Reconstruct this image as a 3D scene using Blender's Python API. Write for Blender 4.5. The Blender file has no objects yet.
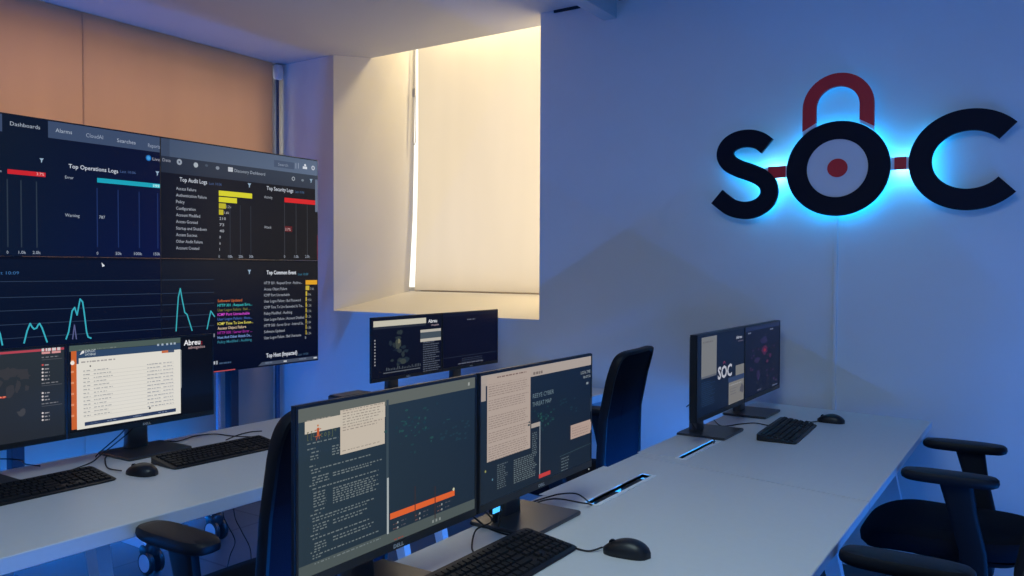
import bpy, bmesh, math, random
from mathutils import Vector, Matrix
random.seed(7)
PI = math.pi
C = bpy.context.scene.collection
sc = bpy.context.scene

# ------------------------------------------------------------------ camera
F = 811.35; CAM = Vector((0, 0, 1.395))
yaw, pit, rol = math.radians(33.504), math.radians(-1.330), math.radians(0.221)
fw = Vector((-math.sin(yaw)*math.cos(pit), math.cos(yaw)*math.cos(pit), math.sin(pit)))
rt = Vector((math.cos(yaw), math.sin(yaw), 0)); up = rt.cross(fw)
rt2 = rt*math.cos(rol)+up*math.sin(rol); up2 = -rt*math.sin(rol)+up*math.cos(rol)
cd = bpy.data.cameras.new('camera'); cam = bpy.data.objects.new('camera', cd); C.objects.link(cam)
cd.sensor_width = 36; cd.lens = F*36/1024; cd.clip_start = .02
m = Matrix.Identity(4)
for i in range(3):
    m[i][0] = rt2[i]; m[i][1] = up2[i]; m[i][2] = -fw[i]; m[i][3] = CAM[i]
cam.matrix_world = m
sc.camera = cam

# measured points of the photograph turned into places on real planes of the room
def ray(x, y): return fw+rt2*((x-512)/F)+up2*((288-y)/F)
def on(axis, x, y, v):
    d = ray(x, y); return CAM+d*((v-CAM[axis])/d[axis])

# ------------------------------------------------------------------ helpers
def lin(c):
    return tuple((v/255/12.92 if v/255 <= .04045 else ((v/255+.055)/1.055)**2.4) for v in c)
MATS = {}
def mat(name, col, rough=.5, metal=0, noise=0, nscale=40, bump=0, emit=None, es=1, sheen=0, spec=.5):
    if name in MATS: return MATS[name]
    m = bpy.data.materials.new(name); m.use_nodes = True; MATS[name] = m
    nt = m.node_tree; b = nt.nodes['Principled BSDF']
    b.inputs['Base Color'].default_value = (*col, 1)
    b.inputs['Roughness'].default_value = rough; b.inputs['Metallic'].default_value = metal
    b.inputs['Specular IOR Level'].default_value = spec
    if sheen: b.inputs['Sheen Weight'].default_value = sheen
    if emit: b.inputs['Emission Color'].default_value = (*emit, 1); b.inputs['Emission Strength'].default_value = es
    tc = nt.nodes.new('ShaderNodeTexCoord')
    n = nt.nodes.new('ShaderNodeTexNoise'); n.inputs['Scale'].default_value = nscale; n.inputs['Detail'].default_value = 4
    nt.links.new(tc.outputs['Object'], n.inputs['Vector'])
    if noise:
        r = nt.nodes.new('ShaderNodeMixRGB'); r.blend_type = 'MULTIPLY'; r.inputs[0].default_value = noise
        r.inputs[1].default_value = (*col, 1); nt.links.new(n.outputs['Fac'], r.inputs[2]); nt.links.new(r.outputs[0], b.inputs['Base Color'])
    if bump:
        bp = nt.nodes.new('ShaderNodeBump'); bp.inputs['Strength'].default_value = bump; bp.inputs['Distance'].default_value = .002
        nt.links.new(n.outputs['Fac'], bp.inputs['Height']); nt.links.new(bp.outputs[0], b.inputs['Normal'])
    return m

M_wall = mat('wall_paint', (.78, .78, .78), .85, noise=.08, nscale=3, bump=.25)
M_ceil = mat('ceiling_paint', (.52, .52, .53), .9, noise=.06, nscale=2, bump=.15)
M_desk = mat('desk_laminate', (.72, .71, .70), .42, noise=.05, nscale=60, bump=.05)
M_edge = mat('desk_edge', (.92, .92, .92), .35)
M_wmetal = mat('white_metal', (.75, .76, .78), .4, bump=.05)
M_black = mat('black_plastic', (.012, .013, .016), .38, noise=.2, nscale=120, bump=.1)
M_stand = mat('stand_plastic', (.045, .042, .044), .32, spec=.7)
M_key = mat('keycap_plastic', (.010, .010, .012), .55, bump=.1, spec=.3)
M_keybase = mat('keyboard_plastic', (.008, .008, .01), .45)
M_fab = mat('chair_fabric', (.006, .007, .013), .9, noise=.4, nscale=300, bump=.5, spec=.2)
M_mesh = mat('chair_mesh', (.006, .008, .022), .9, noise=.5, nscale=500, bump=.5, spec=.2)
M_cplast = mat('chair_plastic', (.007, .008, .012), .5, bump=.1, spec=.3)
M_cable = mat('cable_rubber', (.01, .01, .012), .5)
M_steel = mat('dark_steel', (.03, .035, .05), .45, metal=.3)
M_cream = mat('blind_rail', (.55, .52, .46), .5)
M_slot = mat('slot_black', (.004, .004, .006), .5)
M_sign = mat('sign_navy', (.003, .004, .014), .6, spec=.2)
M_signred = mat('sign_red', (.68, .008, .02), .5)
M_signwhite = mat('sign_white', (.75, .73, .76), .55)
M_caster = mat('caster_grey', (.55, .58, .62), .35)
M_logo = mat('logo_silver', (.55, .55, .5), .4)

def obj(name, bm, m, parent=None, smooth=False, loc=None):
    me = bpy.data.meshes.new(name)
    bmesh.ops.recalc_face_normals(bm, faces=bm.faces)
    bm.to_mesh(me); bm.free()
    for mm in (m if isinstance(m, (list, tuple)) else [m]): me.materials.append(mm)
    o = bpy.data.objects.new(name, me); C.objects.link(o)
    if smooth:
        for p in me.polygons: p.use_smooth = True
        try: me.set_sharp_from_angle(angle=math.radians(38))
        except Exception: pass
    if parent: o.parent = parent
    if loc: o.location = loc
    return o
def tag(o, label, cat, group=None, kind=None):
    if label: o['label'] = label
    if cat: o['category'] = cat
    if group: o['group'] = group
    if kind: o['kind'] = kind
    return o
def struct(name, bm, m, label=None, cat=None, parent=None):
    o = obj(name, bm, m, parent)
    if not parent:
        o['kind'] = 'structure'
        if label: o['label'] = label
        if cat: o['category'] = cat
    return o
def thing(name, label, cat, loc=(0, 0, 0), rz=0, group=None):
    o = bpy.data.objects.new(name, None); C.objects.link(o); o.location = loc; o.rotation_euler = (0, 0, rz)
    o.empty_display_size = .1
    return tag(o, label, cat, group)
def dup(root, loc, rz, label):
    r = root.copy(); C.objects.link(r); r.location = loc; r.rotation_euler = (0, 0, rz); r['label'] = label
    for ch in list(root.children):
        c = ch.copy(); C.objects.link(c); c.parent = r
        for g in list(ch.children):
            d = g.copy(); C.objects.link(d); d.parent = c
    return r
def box(bm, x0, x1, y0, y1, z0, z1, bev=0, seg=2):
    vs = [bm.verts.new(p) for p in ((x0, y0, z0), (x1, y0, z0), (x1, y1, z0), (x0, y1, z0), (x0, y0, z1), (x1, y0, z1), (x1, y1, z1), (x0, y1, z1))]
    fs = [bm.faces.new([vs[i] for i in f]) for f in ((0, 3, 2, 1), (4, 5, 6, 7), (0, 1, 5, 4), (1, 2, 6, 5), (2, 3, 7, 6), (3, 0, 4, 7))]
    if bev:
        es = set(e for f in fs for e in f.edges)
        bmesh.ops.bevel(bm, geom=list(es), offset=bev, segments=seg, affect='EDGES', profile=.5)
    return vs
def bx(*a, **k):
    bm = bmesh.new(); box(bm, *a, **k); return bm
def loft(bm, rings, cap=True, closed=True):
    R = [[bm.verts.new(p) for p in r] for r in rings]
    n = len(R[0])
    for a, b in zip(R, R[1:]):
        for i in range(n if closed else n-1):
            j = (i+1) % n
            bm.faces.new((a[i], a[j], b[j], b[i]))
    if cap:
        bm.faces.new(R[0][::-1]); bm.faces.new(R[-1])
    return R
def sup(n, a, b, e=4.0):
    out = []
    for i in range(n):
        t = 2*PI*i/n; c, s = math.cos(t), math.sin(t)
        out.append((a*math.copysign(abs(c)**(2/e), c), b*math.copysign(abs(s)**(2/e), s)))
    return out
def tube(bm, pts, r, n=8, smooth_path=True, flat=1.0):
    pts = [Vector(p) for p in pts]
    if smooth_path and len(pts) > 2: pts = cat_rom(pts, 6)
    rings = []
    prev = None
    for i, p in enumerate(pts):
        t = (pts[min(i+1, len(pts)-1)]-pts[max(i-1, 0)]).normalized()
        a = t.cross(Vector((0, 0, 1)) if abs(t.z) < .95 else Vector((1, 0, 0))).normalized()
        if prev is not None and a.dot(prev) < 0: a = -a
        prev = a; b = t.cross(a)
        rr = r(i/(len(pts)-1)) if callable(r) else r
        rings.append([p+a*math.cos(2*PI*k/n)*rr+b*math.sin(2*PI*k/n)*rr*flat for k in range(n)])
    loft(bm, rings)
def cat_rom(P, k=8):
    out = []
    for i in range(len(P)-1):
        p0, p1, p2, p3 = P[max(i-1, 0)], P[i], P[i+1], P[min(i+2, len(P)-1)]
        for j in range(k):
            t = j/k
            out.append(.5*((2*p1)+(p2-p0)*t+(2*p0-5*p1+4*p2-p3)*t*t+(3*p1-p0-3*p2+p3)*t**3))
    out.append(P[-1]); return out
def prism(bm, poly, z0, z1):
    loft(bm, [[(x, y, z0) for x, y in poly], [(x, y, z1) for x, y in poly]])
def cyl(bm, c, r, h, axis=2, n=24, r2=None, bev=0):
    rings = []
    prof = [(r, 0), (r2 if r2 is not None else r, h)] if not bev else [(r-bev, 0), (r, bev), (r, h-bev), (r-bev, h)]
    for rr, zz in prof:
        ring = []
        for k in range(n):
            a, b = rr*math.cos(2*PI*k/n), rr*math.sin(2*PI*k/n)
            v = [a, b, zz] if axis == 2 else ([zz, a, b] if axis == 0 else [a, zz, b])
            ring.append((c[0]+v[0], c[1]+v[1], c[2]+v[2]))
        rings.append(ring)
    loft(bm, rings)

# ------------------------------------------------------------------ room shell
WX, RX, WY, BY, ZC = -4.78, 1.75, 4.06, -3.2, 2.884
tile = bpy.data.materials.new('floor_tiles'); tile.use_nodes = True
nt = tile.node_tree; b = nt.nodes['Principled BSDF']; b.inputs['Roughness'].default_value = .35
tc = nt.nodes.new('ShaderNodeTexCoord'); br = nt.nodes.new('ShaderNodeTexBrick'); br.offset = 0
br.inputs['Scale'].default_value = 1; br.inputs['Brick Width'].default_value = .6; br.inputs['Row Height'].default_value = .6
br.inputs['Mortar Size'].default_value = .006; br.inputs['Color1'].default_value = (.11, .11, .115, 1); br.inputs['Color2'].default_value = (.095, .095, .10, 1); br.inputs['Mortar'].default_value = (.03, .03, .035, 1)
nt.links.new(tc.outputs['Object'], br.inputs['Vector'])
nz = nt.nodes.new('ShaderNodeTexNoise'); nz.inputs['Scale'].default_value = 5; nz.inputs['Detail'].default_value = 6
nt.links.new(tc.outputs['Object'], nz.inputs['Vector'])
mx = nt.nodes.new('ShaderNodeMixRGB'); mx.blend_type = 'MULTIPLY'; mx.inputs[0].default_value = .35
nt.links.new(br.outputs['Color'], mx.inputs[1]); nt.links.new(nz.outputs['Fac'], mx.inputs[2]); nt.links.new(mx.outputs[0], b.inputs['Base Color'])
struct('floor', bx(-5.1, RX+.2, BY-.2, 4.62, -.1, 0), tile)

bm = bmesh.new(); box(bm, -5.1, RX+.2, BY-.2, WY, ZC, ZC+.12)
box(bm, -4.19, -2.2, WY+.0005, 4.262, ZC, ZC+.12)
struct('ceiling', bm, M_ceil)
struct('ceiling_niche', bx(-5.1, -2.1, WY-.1, 4.9, 3.25, 3.35), M_ceil).name = 'trim_2'
# wall with the deep window niche; the left reveal splays outwards, the sill slopes
bm = bmesh.new()
def pier(xr, z): return [(-5.1, WY, z), (-4.19, WY, z), (xr, 4.51, z), (xr-.02, 4.516, z), (-4.3, 4.62, z), (-5.1, 4.62, z)]
bot, mid, mid2, top = pier(-3.89, 0), pier(-3.885, 1.23), pier(-3.85, 1.75), pier(-3.815, 3.25)
loft(bm, [bot, mid, mid2, top])
prism(bm, [(-2.495, WY), (RX+.2, WY), (RX+.2, 4.62), (-2.2, 4.62), (-2.2, 4.51)], 0, 3.25)
prof = [(WY, 0), (WY, 1.099), (4.51, 1.232), (4.62, 1.232), (4.62, 0)]
loft(bm, [[(-4.25, 4.5, 0), (-4.25, 4.51, 1.2), (-4.25, 4.515, 1.232), (-4.25, 4.62, 1.232), (-4.25, 4.62, 0)], [(-3.85, 4.5, 0), (-3.85, 4.51, 1.2), (-3.85, 4.515, 1.232), (-3.85, 4.62, 1.232), (-3.85, 4.62, 0)]])
loft(bm, [[(-4.19, y, z) for y, z in prof], [(-2.495, y, z) for y, z in prof]])
prof = [(WY+.02, 0), (WY+.02, 1.105), (4.51, 1.232), (4.62, 1.232), (4.62, 0)]
loft(bm, [[(-2.6, y, z) for y, z in prof], [(-2.19, y, z) for y, z in prof]])
M_niche = mat('niche_warm_light_tint', (.80, .73, .59), .85, noise=.06, nscale=3, bump=.2)  # cream tint puts the warm light on reveal and sill into the colour
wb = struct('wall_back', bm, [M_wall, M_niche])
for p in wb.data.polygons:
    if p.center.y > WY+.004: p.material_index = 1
bm = bmesh.new()
box(bm, -5.0, WX, BY-.2, 4.06, 0, .95); box(bm, -5.0, WX, BY-.2, 4.06, 2.75, ZC+.1)
box(bm, -5.0, WX, 3.93, 4.06, .95, 2.75); box(bm, -5.0, WX, BY-.2, -.6, .95, 2.75)
struct('wall_left', bm, M_wall)
struct('wall_right', bx(RX, RX+.2, BY-.2, WY, 0, ZC+.1), M_wall)
struct('wall_front', bx(-5.1, RX+.2, BY-.2, BY, 0, ZC+.1), M_wall)
# ceiling joist stub and dark shadow gap
struct('trim_1', bx(-2.085, -2.004, 1.2, WY, 2.775, ZC, bev=.004), M_ceil)
bm = bmesh.new(); box(bm, -2.40, -2.23, WY-.012, WY, ZC-.014, ZC); box(bm, -1.99, -1.45, WY-.012, WY, ZC-.014, ZC)
struct('trim_3', bm, mat('shadow_gap', (.02, .02, .03), .8))

M_glass = bpy.data.materials.new('window_glass'); M_glass.use_nodes = True
nt = M_glass.node_tree; nt.nodes.clear()
o_ = nt.nodes.new('ShaderNodeOutputMaterial'); a_ = nt.nodes.new('ShaderNodeBsdfTransparent'); g_ = nt.nodes.new('ShaderNodeBsdfGlossy'); x_ = nt.nodes.new('ShaderNodeMixShader')
g_.inputs['Roughness'].default_value = .05; x_.inputs[0].default_value = .06
nt.links.new(a_.outputs[0], x_.inputs[1]); nt.links.new(g_.outputs[0], x_.inputs[2]); nt.links.new(x_.outputs[0], o_.inputs[0])
# windows behind the blinds
w = thing('window_1', None, None); w['kind'] = 'structure'
bm = bmesh.new()
for y0, y1 in ((-.6, -.53), (1.6, 1.68), (3.86, 3.93)): box(bm, -4.98, -4.9, y0, y1, .95, 2.75)
box(bm, -4.98, -4.9, -.6, 3.93, .95, 1.02); box(bm, -4.98, -4.9, -.6, 3.93, 2.68, 2.75)
obj('window_frame', bm, M_wmetal, w); obj('glass_pane', bx(-4.945, -4.94, -.55, 3.9, 1.0, 2.7), M_glass, w)
w = thing('window_2', None, None); w['kind'] = 'structure'
bm = bmesh.new()
box(bm, -4.25, -2.2, 4.585, 4.61, 1.232, 1.26); box(bm, -4.25, -2.2, 4.585, 4.61, 3.2, 3.25); box(bm, -2.26, -2.2, 4.585, 4.61, 1.232, 3.25)
obj('window_frame', bm, M_wmetal, w); obj('glass_pane', bx(-4.28, -2.2, 4.60, 4.605, 1.25, 3.22), M_glass, w)

def blind_mat(name, diff, trans, fac):
    m = bpy.data.materials.new(name); m.use_nodes = True; nt = m.node_tree; nt.nodes.clear()
    o = nt.nodes.new('ShaderNodeOutputMaterial'); d = nt.nodes.new('ShaderNodeBsdfDiffuse'); t = nt.nodes.new('ShaderNodeBsdfTranslucent'); x = nt.nodes.new('ShaderNodeMixShader')
    tc = nt.nodes.new('ShaderNodeTexCoord'); n = nt.nodes.new('ShaderNodeTexNoise'); n.inputs['Scale'].default_value = 3
    mp = nt.nodes.new('ShaderNodeMapping'); mp.inputs['Scale'].default_value = (1, 1, .15)
    nt.links.new(tc.outputs['Object'], mp.inputs[0]); nt.links.new(mp.outputs[0], n.inputs['Vector'])
    for sh, col in ((d, diff), (t, trans)):
        r = nt.nodes.new('ShaderNodeMixRGB'); r.blend_type = 'MULTIPLY'; r.inputs[0].default_value = .18; r.inputs[1].default_value = (*col, 1)
        nt.links.new(n.outputs['Fac'], r.inputs[2]); nt.links.new(r.outputs[0], sh.inputs['Color'])
    x.inputs[0].default_value = fac
    nt.links.new(d.outputs[0], x.inputs[1]); nt.links.new(t.outputs[0], x.inputs[2]); nt.links.new(x.outputs[0], o.inputs[0])
    return m
M_blindL = blind_mat('blind_fabric_beige', (.62, .55, .48), (.75, .52, .38), .5)
M_blindC = blind_mat('blind_fabric_cream', (.75, .68, .55), (.85, .76, .58), .5)
# left wall: two roller blinds meeting at a narrow overlap
def left_blind(y0, y1, xx, label):
    t = thing('roller_blind', label, 'blind', (xx, (y0+y1)/2, .12), group='beige blinds on the left wall')
    n = 14; w_ = (y1-y0)/2; bm = bmesh.new()
    rings = []
    for i in range(n+1):
        y = -w_+2*w_*i/n; d = .0015*math.sin(i*1.3)
        rings.append([(d, y, 0), (d+.0025, y, 0), (d+.0025, y, ZC-.004-.12), (d, y, ZC-.004-.12)])
    loft(bm, rings)
    obj('blind_fabric', bm, M_blindL, t)
    bm = bmesh.new(); cyl(bm, (-.030, -w_, ZC-.12-.030), .024, 2*w_, 1, 20); obj('roller_tube', bm, M_cream, t, True)
    bm = bmesh.new(); cyl(bm, (0, -w_+.001, .004), .011, 2*w_-.002, 1, 16); obj('bottom_rail', bm, M_cream, t, True)
    return t
left_blind(2.58, 3.965, -4.715, 'right-hand backlit beige roller blind on left wall, beside the window niche')
left_blind(1.05, 2.585, -4.7195, 'left-hand backlit beige roller blind above the large video wall')
left_blind(-.5, 1.047, -4.715, 'beige roller blind at far left, outside the video wall')
t = thing('blind_bracket', 'small rounded grey-blue end bracket at top right corner of the beige blinds', 'bracket', (-4.73, 3.985, 2.79))
bm = bmesh.new(); loft(bm, [[(x*s+.03, y, z*s+.03) for x, z in sup(24, .03, .055, 3)] for y, s in ((-.004, .9), (.0, 1), (.04, 1), (.045, .9))]); obj('end_cap', bm, M_wmetal, t, True)
bm = bmesh.new(); box(bm, .005, .03, .005, .032, -2.75, -.02, bev=.004); obj('guide_channel', bm, mat('guide', (.09, .12, .20), .5), t)

# niche blind, sagging a little at its left edge
t = thing('roller_blind', 'glowing cream roller blind hanging inside the deep central window niche', 'blind', (-3.0, 4.48, 1.235))
bm = bmesh.new(); rows = []
for j in range(25):
    z = 1.9*j/24; row = []
    xl = -.775-.02*max(0, 1-z/.9)**1.5
    for i in range(17):
        u = i/16; x = xl+(.77-xl)*u
        row.append((x, -.004*math.sin(u*9)-.012*math.exp(-u*14)*max(0, 1-z), z))
    rows.append(row)
R_ = loft(bm, rows, cap=False, closed=False)
o = obj('blind_fabric', bm, M_blindC, t, True)
bm = bmesh.new(); tube(bm, [(-.795, -.004, .004), (.77, -.004, .0)], .006, 10, False); obj('bottom_rail', bm, mat('blind_hem', (.35, .28, .18), .6), t, True)
bm = bmesh.new(); cyl(bm, (-.77, .03, 1.9), .028, 1.54, 0, 20); obj('roller_tube', bm, M_cream, t, True)
t = thing('blind_chain', 'looped beaded pull chain in the bright gap beside the cream niche blind', 'blind chain', (-3.80, 4.47, 2.45))
bm = bmesh.new()
for s in (-1, 1): tube(bm, [(s*.006, 0, .7), (s*.007, 0, .3), (s*.01, 0, .2), (s*.016, -.004, 0), (s*.013, -.004, -.14), (0, -.004, -.17)], .003, 6)
obj('chain_loop', bm, M_cream, t, True)
bm = bmesh.new(); box(bm, -.014, .014, -.01, .004, .17, .235, bev=.005); obj('chain_connector', bm, M_cream, t)

# ------------------------------------------------------------------ screens
M_scr = bpy.data.materials.new('screen_image'); M_scr.use_nodes = True
nt = M_scr.node_tree; b = nt.nodes['Principled BSDF']
at = nt.nodes.new('ShaderNodeAttribute'); at.attribute_name = 'Col'
b.inputs['Base Color'].default_value = (.002, .002, .002, 1); b.inputs['Roughness'].default_value = .3
b.inputs['Specular IOR Level'].default_value = .07
nt.links.new(at.outputs['Color'], b.inputs['Emission Color']); b.inputs['Emission Strength'].default_value = .92
class Screen:
    """one screen's picture: flat coloured areas and lettering on the plane x = X facing +x"""
    def __init__(s, X, y0, y1, z0, z1):
        s.X, s.y0, s.y1, s.z0, s.z1 = X, y0, y1, z0, z1; s.V = []; s.Fc = []; s.Cl = []; s.L = 0
    def poly(s, pts, cols, L=None):
        if L is None: s.L += .00002; L = s.L
        i = len(s.V)
        for y, z in pts: s.V.append((s.X+.0006+L, y, z))
        s.Fc.append(tuple(range(i, i+len(pts))))
        if isinstance(cols[0], (int, float)): cols = [cols]*len(pts)
        s.Cl.append([lin(c) for c in cols])
    def bg(s, tl, tr, bl, br, n=8):
        L = 0
        mixc = lambda a, b, t: tuple(a[k]*(1-t)+b[k]*t for k in range(3))
        for i in range(n):
            for j in range(n):
                def cc(u, v): return mixc(mixc(tl, tr, u), mixc(bl, br, u), v)
                def pp(u, v): return (s.y0+(s.y1-s.y0)*u, s.z1+(s.z0-s.z1)*v)
                q = [(i/n, (j+1)/n), ((i+1)/n, (j+1)/n), ((i+1)/n, j/n), (i/n, j/n)]
                s.poly([pp(*a) for a in q], [cc(*a) for a in q], L)
    def at(s, x, y):
        p = on(0, x, y, s.X); return p.y, p.z
    def clampy(s, y): return min(max(y, s.y0), s.y1)
    def clampz(s, z): return min(max(z, s.z0), s.z1)
    def rect(s, x0, y0, x1, y1, col):
        a = s.at(x0, y0); b = s.at(x1, y1)
        ya, yb = s.clampy(a[0]), s.clampy(b[0]); za, zb = s.clampz(b[1]), s.clampz(a[1])
        if yb > ya and zb > za: s.poly([(ya, za), (yb, za), (yb, zb), (ya, zb)], col)
    def rectw(s, ya, yb, za, zb, col): s.poly([(ya, za), (yb, za), (yb, zb), (ya, zb)], col)
    def disc(s, x, y, r, col, n=12, sq=1):
        c = s.at(x, y); R = abs(s.at(x, y-r)[1]-c[1])
        s.poly([(c[0]+R*math.cos(2*PI*k/n), c[1]+R*sq*math.sin(2*PI*k/n)) for k in range(n)], col)
    def blob(s, x, y, rx, ry, col, n=14, j=.35):
        c = s.at(x, y); ax = abs(s.at(x+rx, y)[0]-c[0]); az = abs(s.at(x, y-ry)[1]-c[1])
        P = []
        for k in range(n):
            q = 1-j*random.random(); P.append((s.clampy(c[0]+ax*q*math.cos(2*PI*k/n)), s.clampz(c[1]+az*q*math.sin(2*PI*k/n))))
        s.poly(P, col)
    def line(s, pts, w, col):
        P = [s.at(*p) for p in pts]
        for a, b in zip(P, P[1:]):
            d = Vector((b[0]-a[0], b[1]-a[1])); 
            if d.length < 1e-6: continue
            n_ = Vector((-d.y, d.x)).normalized()*w/2; e = d.normalized()*w*.3
            s.poly([(a[0]-e.x-n_.x, a[1]-e.y-n_.y), (b[0]+e.x-n_.x, b[1]+e.y-n_.y), (b[0]+e.x+n_.x, b[1]+e.y+n_.y), (a[0]-e.x+n_.x, a[1]-e.y+n_.y)], col)
    def filt(s, x, y, r=2.2, col=(150, 175, 200)):
        a = s.at(x, y); R = abs(s.at(x, y-r)[1]-a[1])
        s.poly([(a[0]-R, a[1]+R), (a[0]-R*.25, a[1]), (a[0]-R*.25, a[1]-R*1.1), (a[0]+R*.25, a[1]-R*.7), (a[0]+R*.25, a[1]), (a[0]+R, a[1]+R)], col)
    def text(s, st, x0, yb, x1, h, col, bold=0):
        a = s.at(x0, yb); b = s.at(x1, yb); H = abs(s.at(x0, yb-h)[1]-a[1])
        vs, fs = glyphs(st, bold); 
        if not vs: return
        mxx = max(v[0] for v in vs); mn = min(v[0] for v in vs); kz = H/.70; k = min((b[0]-a[0])/(mxx-mn), kz*(.9 if len(st) == 1 else 1.7))
        s.L += .00002; i = len(s.V)
        for v in vs: s.V.append((s.X+.0006+s.L, a[0]+(v[0]-mn)*k, a[1]+v[1]*kz))
        c = lin(col)
        for f in fs: s.Fc.append(tuple(i+q for q in f)); s.Cl.append([c]*len(f))
    def dashes(s, y0, y1, z, h, col, fill=.8, wl=(.004, .014)):
        """a run of lettering too small to read, as word-like strokes"""
        y = y0
        while y < y1:
            w = random.uniform(*wl); e = min(y+w, y1)
            s.poly([(y, z), (e, z), (e, z+h), (y, z+h)], col, s.L)
            y = e+random.uniform(.0015, .004)/fill
        s.L += .00001
    def block(s, x0, y0, x1, y1, rows, col, h=.35, ragged=.4, wl=(.004, .014), skip=0):
        a = s.at(x0, y0); b = s.at(x1, y1); dz = (a[1]-b[1])/rows
        for r in range(rows):
            if random.random() < skip: continue
            s.dashes(a[0], a[0]+(b[0]-a[0])*(1-ragged*random.random()), a[1]-dz*(r+1), dz*h, col, wl=wl)
    def rows(s, x0, y, x1, n, pitch, col, h=1.2, ragged=.15, wl=(.003, .009)):
        a = s.at(x0, y); ye = s.at(x1, y)[0]; dz = abs(s.at(x0, y-pitch)[1]-a[1]); hh = abs(s.at(x0, y-h)[1]-a[1])
        for r in range(n): s.dashes(a[0], a[0]+(ye-a[0])*(1-(ragged*random.random() if r else 0)), a[1]-dz*r, hh, col, wl=wl)
    def build(s, parent, inv):
        me = bpy.data.meshes.new('screen'); me.from_pydata([inv @ Vector(v) for v in s.V], [], s.Fc)
        ca = me.color_attributes.new('Col', 'FLOAT_COLOR', 'CORNER'); k = 0
        for cl in s.Cl:
            for c in cl: ca.data[k].color = (*c, 1); k += 1
        me.materials.append(M_scr)
        o = bpy.data.objects.new('screen', me); C.objects.link(o); o.parent = parent; return o
GC = {}
def glyphs(st, bold=0):
    if (st, bold) in GC: return GC[(st, bold)]
    cu = bpy.data.curves.new('lettering', 'FONT'); cu.body = st; cu.size = 1; cu.resolution_u = 2; cu.offset = bold
    o = bpy.data.objects.new('lettering', cu); C.objects.link(o)
    dg = bpy.context.evaluated_depsgraph_get(); dg.update(); me = o.evaluated_get(dg).to_mesh()
    r = ([tuple(v.co) for v in me.vertices], [tuple(p.vertices) for p in me.polygons])
    o.evaluated_get(dg).to_mesh_clear(); bpy.data.objects.remove(o); bpy.data.curves.remove(cu)
    GC[(st, bold)] = r; return r
def text_mesh(st, w, h, depth, bold=0):
    vs, fs = glyphs(st, bold); bm = bmesh.new()
    mn = min(v[0] for v in vs); mx = max(v[0] for v in vs)
    V = [bm.verts.new((0, (v[0]-mn)/(mx-mn)*w-w/2, v[1]/.7*h)) for v in vs]
    for f in fs:
        try: bm.faces.new([V[i] for i in f])
        except Exception: pass
    ex = bmesh.ops.extrude_face_region(bm, geom=list(bm.faces))
    bmesh.ops.translate(bm, vec=(depth, 0, 0), verts=[g for g in ex['geom'] if isinstance(g, bmesh.types.BMVert)])
    return bm

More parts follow.
